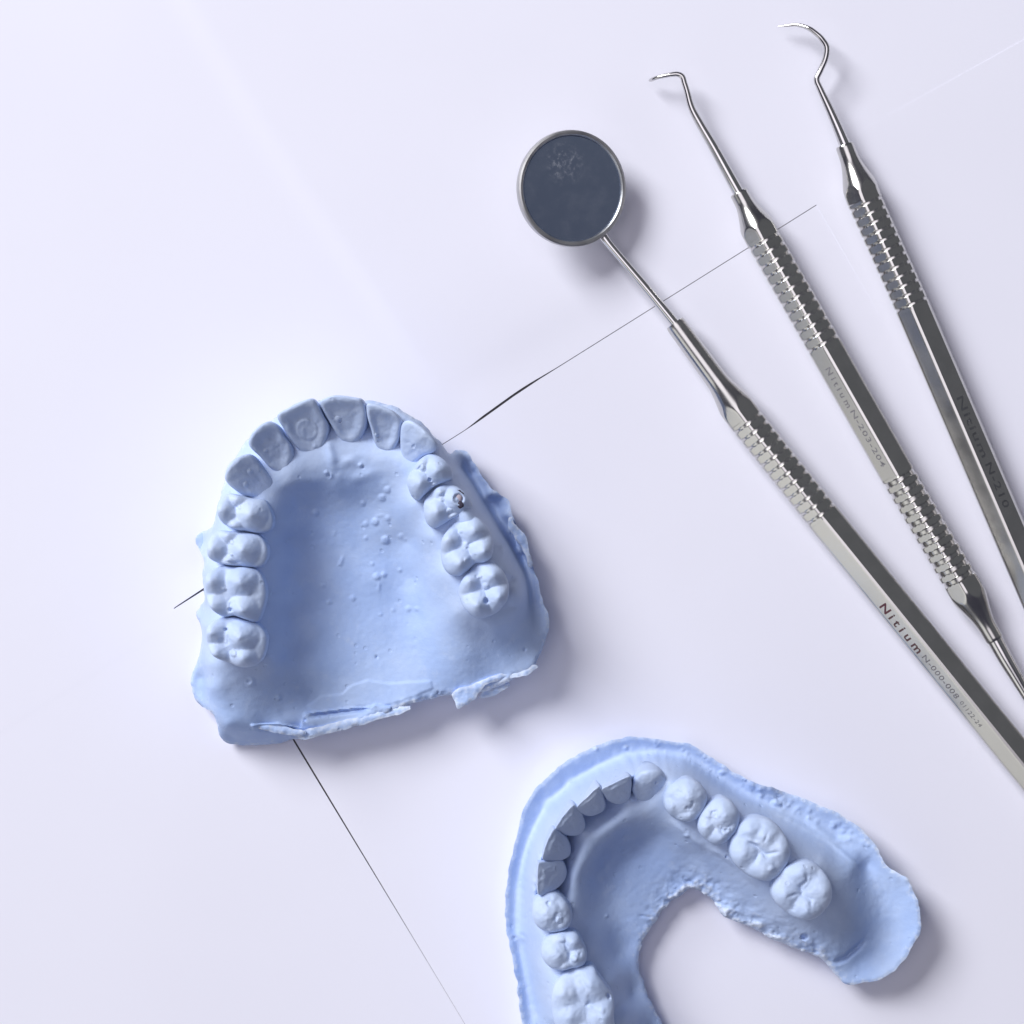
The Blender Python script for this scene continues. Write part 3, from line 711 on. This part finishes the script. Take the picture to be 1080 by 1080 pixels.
CH = chain([(u, v, z + .2) for u, v, z in rim], 9, True)
crest = np.array(chain([(582, 1075, 10.2), (570, 1030, 10.2), (563, 990, 10.2), (563, 960, 11.4), (564, 925, 13.4), (570, 899, 13.6), (586, 871, 13.6), (608, 848, 13.6), (636, 829.5, 13.6), (665, 816.5, 12.6), (690, 810, 11.4), (720, 815, 10.5), (755, 838, 10.5), (792, 862, 10.5), (832, 886, 10.5), (868, 908, 10.3)], 9))
rr_ = np.array(chain([(u, v, z) for u, v, z in rim], 3, True))
CH += [tuple(c_) for c_ in crest]
for c_ in crest:
    r_ = rr_[np.argmin(np.hypot(rr_[:, 0] - c_[0], rr_[:, 1] - c_[1]))]
    if c_[2] > 11.3:          # bone dips again behind the biting edges
        dx_, dy_ = 672 - c_[0], 925 - c_[1]; l_ = math.hypot(dx_, dy_)
        CH.append((c_[0] + dx_ / l_ * 10, c_[1] + dy_ / l_ * 10, 9.0))
    CH.append((r_[0] + (c_[0] - r_[0]) * .66, r_[1] + (c_[1] - r_[1]) * .66, 6.3))
    f_ = .36
    CH.append((r_[0] + (c_[0] - r_[0]) * f_, r_[1] + (c_[1] - r_[1]) * f_, 5.0))
CH += chain([(607, 963, 10.8), (603, 930, 10.8), (610, 905, 10.8), (626, 884, 10.8), (646, 866, 10.8), (668, 857, 10.8), (690, 858, 10.8), (710, 868, 10.8), (735, 885, 10.8), (762, 900, 10.6), (792, 930, 10), (825, 962, 9.4)], 9)
ctrl = CH + thin(ctrl, CH, 7)
rs = np.random.default_rng(11)
items = [('bead', *Ez([(490, 92)])[0], 2.2, .3), ('bead', *Ez([(632, 90)])[0], 2.6, .35), ('bead', *Ez([(905, 480)])[0], 2.6, .4), ('pit', *Fz([(103, 352)])[0], 1.8, .5), ('bead', *Ez([(540, 885)])[0], 1.8, .3),
         ('line', Fz([(610, 892), (690, 860), (760, 800), (800, 760)]), 3.4, -1.2), ('pit', *Fz([(485, 750)])[0], 5, 1.2), ('line', Fz([(520, 770), (560, 850)]), 2.4, -.7), ('line', Ez([(680, 890), (770, 905)]), 1.4, -.35),
         ('line', Ez([(540, 610), (515, 700)]), 6, -.5), ('line', Fz([(0, 300), (80, 345), (160, 400), (260, 500)]), 3, .5), ('line', Ez([(830, 400), (905, 470), (1010, 560)]), 3.5, .5),
         ('line', Gz([(560, 760), (640, 850), (720, 960)]), 3, .45), ('line', Gz([(120, 600), (170, 580)]), 6, .4), ('line', Fz([(340, 110), (390, 145)]), 3, .5), ('line', Fz([(490, 190), (560, 250), (640, 310), (760, 290)]), 3.5, .45),
         ('line', Fz([(20, 60), (200, 110), (380, 180), (600, 300), (760, 430)]), 2.0, .3)]
# crumbs along the inner edge
inner = catmull([(676, 1000), (684, 983), (694, 967), (704, 954), (716, 946), (729, 938), (744, 943), (753, 952), (764, 966), (791, 978), (818, 992), (847, 1004), (864, 1010)], 10, False)
for i in range(60):
    a = rs.random(); u = 780 + a * 150; v = 818 + a * 72 + rs.random() * 12
    items.append(('bead', u, v, 1.5 + 2.5 * rs.random(), .08 + .12 * rs.random()))
for i in range(30):
    u = 690 + rs.random() * 80; v = 782 + (u - 690) * .3 + rs.random() * 14
    items.append(('bead', u, v, 1.2 + 1.6 * rs.random(), .08 + .10 * rs.random()))
lt = dict(
 C=Ez([(212, 640), (225, 628), (280, 633), (330, 640), (350, 680), (350, 720), (325, 755), (280, 780), (218, 785), (208, 720)]),
 I1=Ez([(235, 615), (243, 560), (266, 500), (290, 468), (320, 490), (355, 530), (372, 580), (365, 620), (320, 637), (270, 630)]),
 I2=Ez([(295, 465), (335, 400), (378, 355), (405, 375), (430, 420), (442, 470), (430, 505), (395, 520), (350, 510), (315, 485)]),
 I3=Ez([(398, 365), (440, 320), (500, 266), (520, 300), (535, 350), (538, 385), (520, 410), (470, 425), (430, 410), (410, 390)]),
 I4=Ez([(516, 280), (560, 255), (640, 218), (658, 240), (660, 290), (655, 340), (630, 365), (590, 368), (550, 345), (530, 315)]),
 CR=Ez([(663, 290), (672, 240), (700, 200), (750, 185), (800, 200), (835, 250), (830, 290), (800, 330), (765, 370), (730, 375), (690, 350), (675, 320)]),
 P1R=Ez([(815, 320), (835, 275), (880, 245), (930, 232), (980, 255), (1015, 300), (1020, 340), (1000, 390), (960, 435), (900, 440), (850, 415), (820, 375)]),
 P2R=Fz([(-15, 220), (0, 170), (40, 125), (90, 100), (140, 115), (175, 160), (185, 210), (165, 260), (120, 310), (70, 325), (20, 300), (-10, 260)]),
 M1R=Fz([(135, 340), (150, 280), (190, 220), (250, 195), (320, 205), (370, 240), (410, 300), (425, 360), (410, 420), (370, 470), (320, 495), (260, 485), (200, 455), (150, 400)]),
 M2R=Fz([(338, 530), (360, 470), (410, 425), (480, 403), (540, 415), (590, 460), (620, 520), (620, 590), (590, 640), (540, 675), (480, 680), (420, 655), (365, 610), (340, 570)]),
 P1L=Gz([(225, 420), (245, 370), (300, 345), (360, 345), (410, 380), (445, 430), (450, 490), (430, 540), (380, 565), (320, 565), (260, 540), (230, 490)]),
 P2L=Gz([(275, 660), (300, 600), (350, 572), (420, 562), (475, 570), (510, 620), (535, 680), (530, 735), (495, 765), (440, 775), (390, 785), (330, 770), (285, 720)]),
 M1L=Gz([(335, 950), (360, 850), (430, 790), (500, 765), (570, 762), (602, 810), (640, 860), (680, 920), (692, 980), (690, 1050), (690, 1110), (650, 1175), (580, 1205), (480, 1205), (400, 1160), (350, 1080)]))
inner_mm = np.array([P(u, v, 6) for u, v in inner])
def crumbly(x, y, z):
    """broken, crumbly plaster along the inner edge"""
    q_ = np.c_[x, y]; d_, n_ = seg_dist(q_, inner_mm, False)
    side = smooth(P(668, 0, 6)[0], P(720, 0, 6)[0], n_[:, 0])
    wgt = np.exp(-(d_ / (1.0 + 2.2 * side)) ** 1.6) * (.25 + .75 * side)
    r = fbm(x, y, 1.3, 4, 21)
    if z is None: return wgt * (.30 + .4 * r)
    return z + wgt * (.5 * r + .22 * np.abs(fbm(x, y, .7, 3, 33)))
cast_base('cast_base', [P(u, v, HS(z)) for u, v, z in rim], ctrl_mm(ctrl), lo, M_BLUE, px_items(items, 7), rag=.2, under=1.3, rim_chalk=.55, rough=.04, extra=crumbly, teeth=lt.values(), lam=.6)

ZL = 15.8
kf = dict(zbot=7, roll=.55, scoop=-.4, shift=.3, neck=.97, pw=1.1, angle=48)
tooth('canine', lo, lt['C'], ZL + .1, 'front', (-1, -.1), 11.6, **kf)
tooth('incisor', lo, lt['I1'], ZL, 'front', (-.9, -.45), 11.6, **kf)
tooth('incisor', lo, lt['I2'], ZL, 'front', (-.75, -.66), 11.6, **kf)
tooth('incisor', lo, lt['I3'], ZL, 'front', (-.62, -.8), 11.6, **kf)
tooth('incisor', lo, lt['I4'], ZL, 'front', (-.38, -.92), 11.6, **kf)
tooth('canine', lo, lt['CR'], ZL - .6, 'front', (-.05, -1), 10.6, cusps=[(0, .35, .9, .55)], zbot=7, roll=1.6, scoop=-.1, shift=.6, neck=.95, pw=1.0, items=I(15, ('pit', 692.5, 826.5, 1.8, .4)))
kb = dict(zbot=7, roll=1.5, neck=.93)
LP1 = [(0, .22, .3), (-.45, -.5, -.75), (.45, -.5, -.75), (-.7, 0, -.9), (.7, 0, -.9)]
LP2 = [(0, .35, .2), (-.45, -.5, -.35), (.45, -.52, -.34), (-.7, .05, -.6), (.7, .05, -.6)]
LM = [(-.5, .45, 0), (.1, .5, -.05), (.62, .35, -.25), (-.45, -.5, .05), (.42, -.5, 0)]
tooth('premolar', lo, lt['P1R'], ZL, 'back', (.5, -.87), cusps=LP1, k=.55, items=I(15, ('line', Ez([(935, 330), (950, 345), (935, 370), (905, 365)]), 1.5, -.34), ('line', Ez([(870, 300), (890, 285)]), 1.8, -.3), ('bead', *Ez([(838, 408)])[0], 1.6, .25)), **kb)
tooth('premolar', lo, lt['P2R'], ZL, 'back', (.55, -.83), cusps=LP2, k=.55, items=I(15, ('line', Fz([(90, 235), (95, 260), (130, 240)]), 2, -.34), ('line', Fz([(40, 170), (70, 160), (60, 190)]), 1.6, -.35), ('bead', *Fz([(118, 252)])[0], 4, .3)), **kb)
tooth('molar', lo, lt['M1R'], ZL, 'back', (.58, -.8), cusps=LM, k=.45, items=I(15, ('line', Fz([(200, 290), (235, 300), (270, 310), (290, 312)]), 1.5, .35), ('line', Fz([(205, 305), (260, 325), (300, 368), (385, 345)]), 1.8, -.34), ('line', Fz([(240, 420), (262, 385), (275, 350)]), 1.8, -.28), ('bead', *Fz([(330, 430)])[0], 3.4, .35), ('line', Fz([(290, 320), (320, 240)]), 1.6, -.25)), **kb)
tooth('molar', lo, lt['M2R'], ZL - .2, 'back', (.6, -.8), cusps=[(-.48, .45, 0), (.45, .48, -.1), (-.45, -.5, 0), (.45, -.5, 0)], k=.45, items=I(15, ('line', Fz([(500, 440), (500, 490), (470, 520), (480, 560), (520, 580), (515, 640)]), 1.9, -.34), ('line', Fz([(395, 570), (440, 555), (480, 560)]), 1.8, -.28), ('line', Fz([(430, 640), (450, 600)]), 1.8, -.3)), **kb)
tooth('premolar', lo, lt['P1L'], ZL, 'back', (-1, -.05), cusps=LP1, k=.55, items=I(15, ('pit', *Gz([(315, 390)])[0], 2.6, .45), ('bead', *Gz([(378, 485)])[0], 3.6, .45), ('line', Gz([(345, 500), (360, 455), (390, 450)]), 2, -.28)), **kb)
tooth('premolar', lo, lt['P2L'], ZL, 'back', (-.98, .2), cusps=LP2, k=.6, items=I(15, ('line', Gz([(360, 610), (410, 620), (440, 690), (430, 735)]), 1.8, -.3), ('bead', *Gz([(462, 705)])[0], 3.8, .4), ('line', Gz([(480, 680), (510, 685)]), 1.8, -.35)), **kb)
tooth('molar', lo, lt['M1L'], ZL, 'back', (-.93, .35), cusps=LM, k=.45, items=I(15, ('pit', *Gz([(660, 928)])[0], 2.2, 1.0), ('line', Gz([(455, 830), (490, 815), (530, 870), (580, 880)]), 1.9, -.3), ('line', Gz([(520, 990), (550, 960), (600, 1000)]), 1.8, -.28), ('bead', *Gz([(620, 1000)])[0], 3.4, .3)), **kb)

# ================================================================== instruments
NA = 144
def hex_r(th, apo, roll, cham=.958):
    """radius of a hexagon with slightly cut corners; a corner points up when roll = 0"""
    a = np.mod(th - math.pi / 2 - roll, math.pi / 3)
    r = apo / np.cos(a - math.pi / 6)
    d = np.minimum(a, math.pi / 3 - a)
    Rc = apo / math.cos(math.pi / 6) * cham
    return np.minimum(r, Rc / np.cos(d))

def frames(path):
    p = np.array(path, float); t = np.gradient(p, axis=0); t /= np.linalg.norm(t, axis=1)[:, None]
    up_ = np.array((0, 0, 1.0))
    s = np.cross(up_, t); s /= np.linalg.norm(s, axis=1)[:, None]
    w = np.cross(t, s)
    return p, t, s, w

def tube(name, path, radii, mat, root, angle=28, caps=True, parent=None, n=NA):
    """radii: list of arrays (n,) or scalars"""
    p, t, s, w = frames(path)
    th = np.linspace(0, 2 * math.pi, n, endpoint=False)
    vs = []; fs = []
    for i in range(len(p)):
        r = np.broadcast_to(radii[i], (n,))
        vs.append(p[i] + np.cos(th)[:, None] * r[:, None] * s[i] + np.sin(th)[:, None] * r[:, None] * w[i])
    vs = np.vstack(vs)
    for i in range(len(p) - 1):
        a = i * n + np.arange(n); b = i * n + (np.arange(n) + 1) % n
        fs += np.c_[a, b, b + n, a + n].tolist()
    if caps:
        fs.append(tuple(np.arange(n)[::-1])); fs.append(tuple((len(p) - 1) * n + np.arange(n)))
    o = mesh_obj(name, vs, fs, mat, None, angle)
    adopt(root, o); return o

TH = np.linspace(0, 2 * math.pi, NA, endpoint=False)
def lerp3(a, b, f): return tuple(np.array(a) * (1 - f) + np.array(b) * f)
def pt(u, v, z): return (*P(u, v, z), z)
def line_path(a, b, n): return [lerp3(a, b, i / (n - 1)) for i in range(n)]

def hex_shaft(root, a, b, apo, roll, name='handle'):
    pth = line_path(a, b, 12)
    return tube(name, pth, [hex_r(TH, apo, roll)] * 12, M_STEEL, root, 12)

def grip(root, a, b, apo, roll, n, depth=.015, wide=.2):
    L = np.linalg.norm(np.array(b) - np.array(a)); m = n * 20 + 1
    pth = line_path(a, b, m); rad = []
    hx = hex_r(TH, apo, roll)
    for i in range(m):
        x = (i / (m - 1)) * n; x = (x % 1.0) - .5
        g = min(1.0, (1 - abs(x) / wide) * 2.2) if abs(x) < wide else 0
        cut = apo * (1.14 - (.14 + depth) * g) if g > 0 else 9
        rad.append(np.minimum(hx, cut))
    return tube('grip', pth, rad, M_STEEL, root, 30)

def neck(root, a, b, r0, apo, roll, flare=.45, name='neck', rev=False):
    """round collar flaring out until the hexagon cuts it"""
    m = 40; pth = line_path(a, b, m); rad = []
    Rc = apo / math.cos(math.pi / 6) * 1.01
    hx = hex_r(TH, apo, roll)
    for i in range(m):
        f = i / (m - 1)
        g = min(max((f - (1 - flare)) / flare, 0), 1); g = g * g * (3 - 2 * g)
        r = r0 * (1 + .14 * f) * (1 - g) + Rc * g
        if i == 0: r = r0 * .93
        rad.append(np.minimum(hx, r))
    return tube(name, pth, rad, M_STEEL, root, 24)

def shank(root, pts, name='working_end'):
    """pts: (u,v,z,width_px)"""
    q = [(*pt(u, v, z), w * 1.12 * K / 2) for u, v, z, w in pts]
    c = catmull(q, 10, False)
    return tube(name, c[:, :3], list(c[:, 3]), M_POLISH, root, 50, n=28)

def lettering(root, text, a, b, apo, roll, side, f0, size, mat, name='engraved_lettering', off=0.0, bold=0.0, length=None, gap=1.12):
    cu = bpy.data.curves.new('lettering_curve', 'FONT'); cu.body = text; cu.size = size; cu.offset = bold; cu.resolution_u = 2
    cu.space_character = gap
    ob = bpy.data.objects.new('lettering_curve', cu); C.objects.link(ob)
    bpy.context.view_layer.update()
    me = bpy.data.meshes.new_from_object(ob.evaluated_get(bpy.context.evaluated_depsgraph_get()))
    v = np.array([x.co[:] for x in me.vertices]); f = [list(p_.vertices) for p_ in me.polygons]
    if length: v[:, 0] = (v[:, 0] - v[:, 0].min()) / np.ptp(v[:, 0]) * length
    C.objects.unlink(ob); bpy.data.objects.remove(ob); bpy.data.curves.remove(cu); bpy.data.meshes.remove(me)
    a = np.array(a, float); b = np.array(b, float); t = (b - a) / np.linalg.norm(b - a)
    s = np.cross((0, 0, 1), t); s /= np.linalg.norm(s); w = np.cross(t, s)
    ang = math.pi / 2 + roll + (math.pi / 6 if side == 'left' else -math.pi / 6)
    nr = math.cos(ang) * s + math.sin(ang) * w
    y = np.cross(nr, t)                       # up of the letters, towards the right of the tool
    o0 = a + t * f0 + nr * (apo + .012) + y * (off - size * .36)
    vs = o0 + v[:, :1] * t + v[:, 1:2] * y
    o = mesh_obj(name, vs, f, mat); adopt(root, o)
    return v[:, 0].max()

# ---- dental mirror
APO = 17.6 * K / math.cos(math.radians(30)) * .866
zc = 3.55
roll = math.radians(9)
g_tool = 'steel dental hand instruments'
mir = thing('dental_mirror', 'steel mouth mirror with a round dark glass and hexagonal handle', 'dental mirror', g_tool, (*P(790, 445), 0))
n0 = pt(711.5, 340.5, 4.3); n1 = pt(785.4, 441.3, zc + .35)
g1 = pt(868.5, 545.5, zc + .2); h1 = pt(1140, 880, zc)
neck(mir, n0, n1, 10.8 * K, APO, roll, .42)
grip(mir, n1, g1, APO, roll, 12)
hex_shaft(mir, g1, h1, APO, roll)
hc = np.array(pt(602.5, 199, 8.6))
tilt = math.radians(21); az = np.array((.97, -.24, 0)); az /= np.linalg.norm(az)
hn = az * math.sin(tilt) + np.array((0, 0, 1)) * math.cos(tilt)
hx_ = np.array((hn[2] * az[0], hn[2] * az[1], -math.sin(tilt))); hx_ /= np.linalg.norm(hx_)
hy_ = np.cross(hn, hx_)
def lathe(name, prof, mat, root, angle=30, n=128, close=False):
    """prof: (radius, height along the head normal)"""
    th = np.linspace(0, 2 * math.pi, n, endpoint=False); vs = []; fs = []
    for r, h in prof:
        vs.append(hc + r * np.cos(th)[:, None] * hx_ + r * np.sin(th)[:, None] * hy_ + h * hn)
    vs = np.vstack(vs)
    for i in range(len(prof) - 1):
        a = i * n + np.arange(n); b = i * n + (np.arange(n) + 1) % n
        fs += np.c_[a, a + n, b + n, b].tolist()
    o = mesh_obj(name, vs, fs, mat, None, angle); adopt(root, o); return o
RM = 60.0 * K
lathe('mirror_rim', [(.01, -1.7), (RM - 1.6, -1.7), (RM - .7, -1.45), (RM - .15, -.7), (RM, 0), (RM, .5), (RM - .12, .85), (RM - .42, 1.0), (RM - .8, .97), (RM - 1.0, .72), (RM - 1.08, .4), (.01, .38)][::-1], M_SATIN, mir)
# glass has its own frame so that the smears sit on its face
def glass():
    n = 128; R = RM - 1.05; vs = [(0, 0, .60)]; fs = []
    th = np.linspace(0, 2 * math.pi, n, endpoint=False)
    for r, h in ((R * .5, .60), (R - .15, .60), (R, .45), (R, .30)):
        vs += [(r * math.cos(a), r * math.sin(a), h) for a in th]
    for i in range(n): fs.append((0, 1 + i, 1 + (i + 1) % n))
    for k_ in range(3):
        for i in range(n):
            a = 1 + k_ * n + i; b = 1 + k_ * n + (i + 1) % n; fs.append((a, a + n, b + n, b))
    o = mesh_obj('mirror_glass', vs, fs, M_GLASS, None, 20)
    M = Matrix(((hx_[0], hy_[0], hn[0], hc[0] * MM), (hx_[1], hy_[1], hn[1], hc[1] * MM), (hx_[2], hy_[2], hn[2], hc[2] * MM), (0, 0, 0, 1)))
    o.matrix_world = M
    o.parent = mir; o.matrix_parent_inverse = Matrix.Translation(-mir.location)
glass()
se = pt(636.5, 249.5, 5.0)
pth = [se, pt(642, 257, 5.2), pt(655, 272.5, 5.1), pt(685, 308, 4.7), n0]
q = catmull([(*p_, r * K / 2) for p_, r in zip(pth, (10, 9, 8.4, 9.4, 10.4))], 8, False)
tube('stem', q[:, :3], list(q[:, 3]), M_POLISH, mir, 50, n=40)
# writing on the left facet
dg = np.array(h1) - np.array(g1); dg /= np.linalg.norm(dg)
def along(u, v): return float((np.array((*P(u, v, zc + 2), zc)) - np.array(g1)) @ dg)
w0 = along(927, 640)
lettering(mir, 'N', g1, h1, APO, roll, 'left', w0, 2.3, M_INKRED, 'lettering', -.05, .06, 1.9)
lettering(mir, 'itium', g1, h1, APO, roll, 'left', w0 + 2.7, 2.4, M_INK, 'lettering', -.05, .045, 8.7, 1.5)
lettering(mir, 'N-000-008', g1, h1, APO, roll, 'left', along(972, 693), 1.6, M_INKGREY, 'lettering', -.05, .01, 10.1)
lettering(mir, '01122-24', g1, h1, APO, roll, 'left', along(1010, 742), 1.3, M_INKGREY, 'lettering', -.05, .0, 6.0)

# ---- middle scaler
roll = math.radians(12)
sc1 = thing('dental_scaler', 'steel scaler with an angular bent tip, lying between the mouth mirror and the other scaler', 'dental scaler', g_tool, (*P(870, 370), 0))
a0 = pt(779, 202.6, zc + .5); a1 = pt(804, 250, zc + .3); a2 = pt(871, 367, zc + .2); a3 = pt(946, 499, zc + .2); a4 = pt(1013.8, 614, zc + .3); a5 = pt(1049.4, 675, zc + .5)
shank(sc1, [(685, 85, 2.2, 2), (687.5, 84, 3.0, 3.6), (694, 81.6, 4.0, 3.8), (705, 79.2, 4.6, 4.4), (714, 78.2, 4.8, 5), (719.5, 80.8, 4.8, 5.4), (722, 88, 4.7, 5.6), (724.5, 96, 4.6, 5.8), (729.5, 114, 4.5, 6.8), (739, 132, 4.4, 8), (753, 156, 4.3, 9.2), (770, 187, 4.2, 10.4), (779.5, 204, 4.0, 11)])
neck(sc1, a0, a1, 9.6 * K, APO, roll, .8)
grip(sc1, a1, a2, APO, roll, 12)
hex_shaft(sc1, a2, a3, APO, roll)
grip(sc1, a3, a4, APO, roll, 11, .05, .30)
neck(sc1, a5, a4, 9.3 * K, APO, -roll, .8)
shank(sc1, [(1049, 674, 4.0, 15), (1060, 694, 4.1, 14), (1073, 716, 4.2, 12), (1088, 742, 4.3, 9.5), (1104, 772, 4.4, 7.5), (1112, 792, 4.4, 6), (1110, 802, 4.2, 5), (1098, 812, 3.4, 4), (1088, 818, 2.6, 2)])
dd_ = (np.array(a3) - np.array(a2)) / np.linalg.norm(np.array(a3) - np.array(a2))
lettering(sc1, 'Nitium', a2, a3, APO, roll, 'left', 3.4, 1.8, M_INKPALE, 'lettering', .2, .03, 8.4, 1.5)
lettering(sc1, 'N-203-204', a2, a3, APO, roll, 'left', 12.6, 1.5, M_INKPALE, 'lettering', .3, .02, 12.0)

# ---- right scaler
roll = math.radians(16)
sc2 = thing('dental_scaler', 'steel scaler with a sickle-curved pointed hook, lying nearest the right edge', 'dental scaler', g_tool, (*P(965, 330), 0))
b0 = pt(890.6, 153, zc + .5); b1 = pt(912, 211, zc + .3); b2 = pt(963.7, 325.7, zc + .2); b3 = pt(1121, 691, zc + .2); b4 = pt(1172, 810, zc + .3); b5 = pt(1198, 872, zc + .5)
shank(sc2, [(821, 28, 2.4, 1.2), (830, 27, 3.0, 2.6), (840.6, 26.2, 3.6, 3.6), (852.6, 29.6, 4.4, 4.4), (861, 35.5, 4.8, 5), (867, 41.5, 5.0, 5.4), (871.8, 50, 5.2, 5.8), (870.5, 62, 5.0, 5.8), (865, 75, 4.6, 5.6), (861.3, 84, 4.4, 5.8), (865, 94, 4.4, 6.2), (875, 115.6, 4.3, 8), (884, 136, 4.2, 9.5), (891.5, 154, 4.0, 11)])
neck(sc2, b0, b1, 9.6 * K, APO, roll, .8)
grip(sc2, b1, b2, APO, roll, 12)
hex_shaft(sc2, b2, b3, APO, roll)
grip(sc2, b3, b4, APO, roll, 11)
neck(sc2, b5, b4, 9.3 * K, APO, -roll, .8)
shank(sc2, [(1198, 871, 4.0, 11), (1208, 896, 4.2, 10), (1222, 928, 4.3, 8), (1222, 946, 4.2, 6), (1208, 958, 3.2, 4), (1196, 960, 2.6, 1.6)])
lettering(sc2, 'Nitium', b2, b3, APO, roll, 'right', 18.5, 2.0, M_INKFAINT, 'lettering', .0, .02, 12.2)
lettering(sc2, 'N-210', b2, b3, APO, roll, 'right', 32.0, 1.9, M_INKFAINT, 'lettering', .0, .03, 9.0)

# ================================================================== light, sky, camera
w = bpy.data.worlds.new('World'); bpy.context.scene.world = w; w.use_nodes = True
nt = w.node_tree; bg = nt.nodes['Background']
tc = nt.nodes.new('ShaderNodeTexCoord')
def lobe(d, a_in, a_out):
    d = Vector(d).normalized()
    n = nt.nodes.new('ShaderNodeVectorMath'); n.operation = 'DOT_PRODUCT'; nt.links.new(tc.outputs['Generated'], n.inputs[0]); n.inputs[1].default_value = d
    return ramp(nt, n.outputs['Value'], math.cos(math.radians(a_out)), math.cos(math.radians(a_in)))
base_c = (.058, .058, .082)
c = mix_col(nt, lobe((.72, .40, .60), 6, 40), base_c, (.135, .14, .155))
c = mix_col(nt, lobe((-.66, -.62, .46), 4, 26), c, (1.0, 1.0, 1.0))
c = mix_col(nt, lobe((-.20, .03, 1), 13, 27), c, (1.5, 1.44, 1.58))
nt.links.new(c, bg.inputs['Color']); bg.inputs['Strength'].default_value = 1.0

ld = bpy.data.lights.new('window_light', 'AREA'); ld.shape = 'RECTANGLE'; ld.size = .85; ld.size_y = .85
ld.energy = 48.5; ld.color = (.98, .98, 1.0)
lo_ = bpy.data.objects.new('window_light', ld); C.objects.link(lo_)
el = math.radians(38); d = Vector((-.73 * math.cos(el), .683 * math.cos(el), math.sin(el)))
lo_.location = d * 2.0
lo_.rotation_euler = (-d).to_track_quat('-Z', 'Y').to_euler()

cam = bpy.data.cameras.new('camera'); co = bpy.data.objects.new('camera', cam); C.objects.link(co)
co.location = (0, 0, H * MM)
cam.sensor_width = 36; cam.sensor_fit = 'HORIZONTAL'
cam.lens = 36 * H / (1080 * K)
cam.clip_start = .01; cam.clip_end = 20
sc = bpy.context.scene; sc.camera = co
sc.view_settings.view_transform = 'Standard'; sc.view_settings.look = 'None'; sc.view_settings.exposure = 0; sc.view_settings.gamma = 1
sc.render.engine = 'CYCLES'
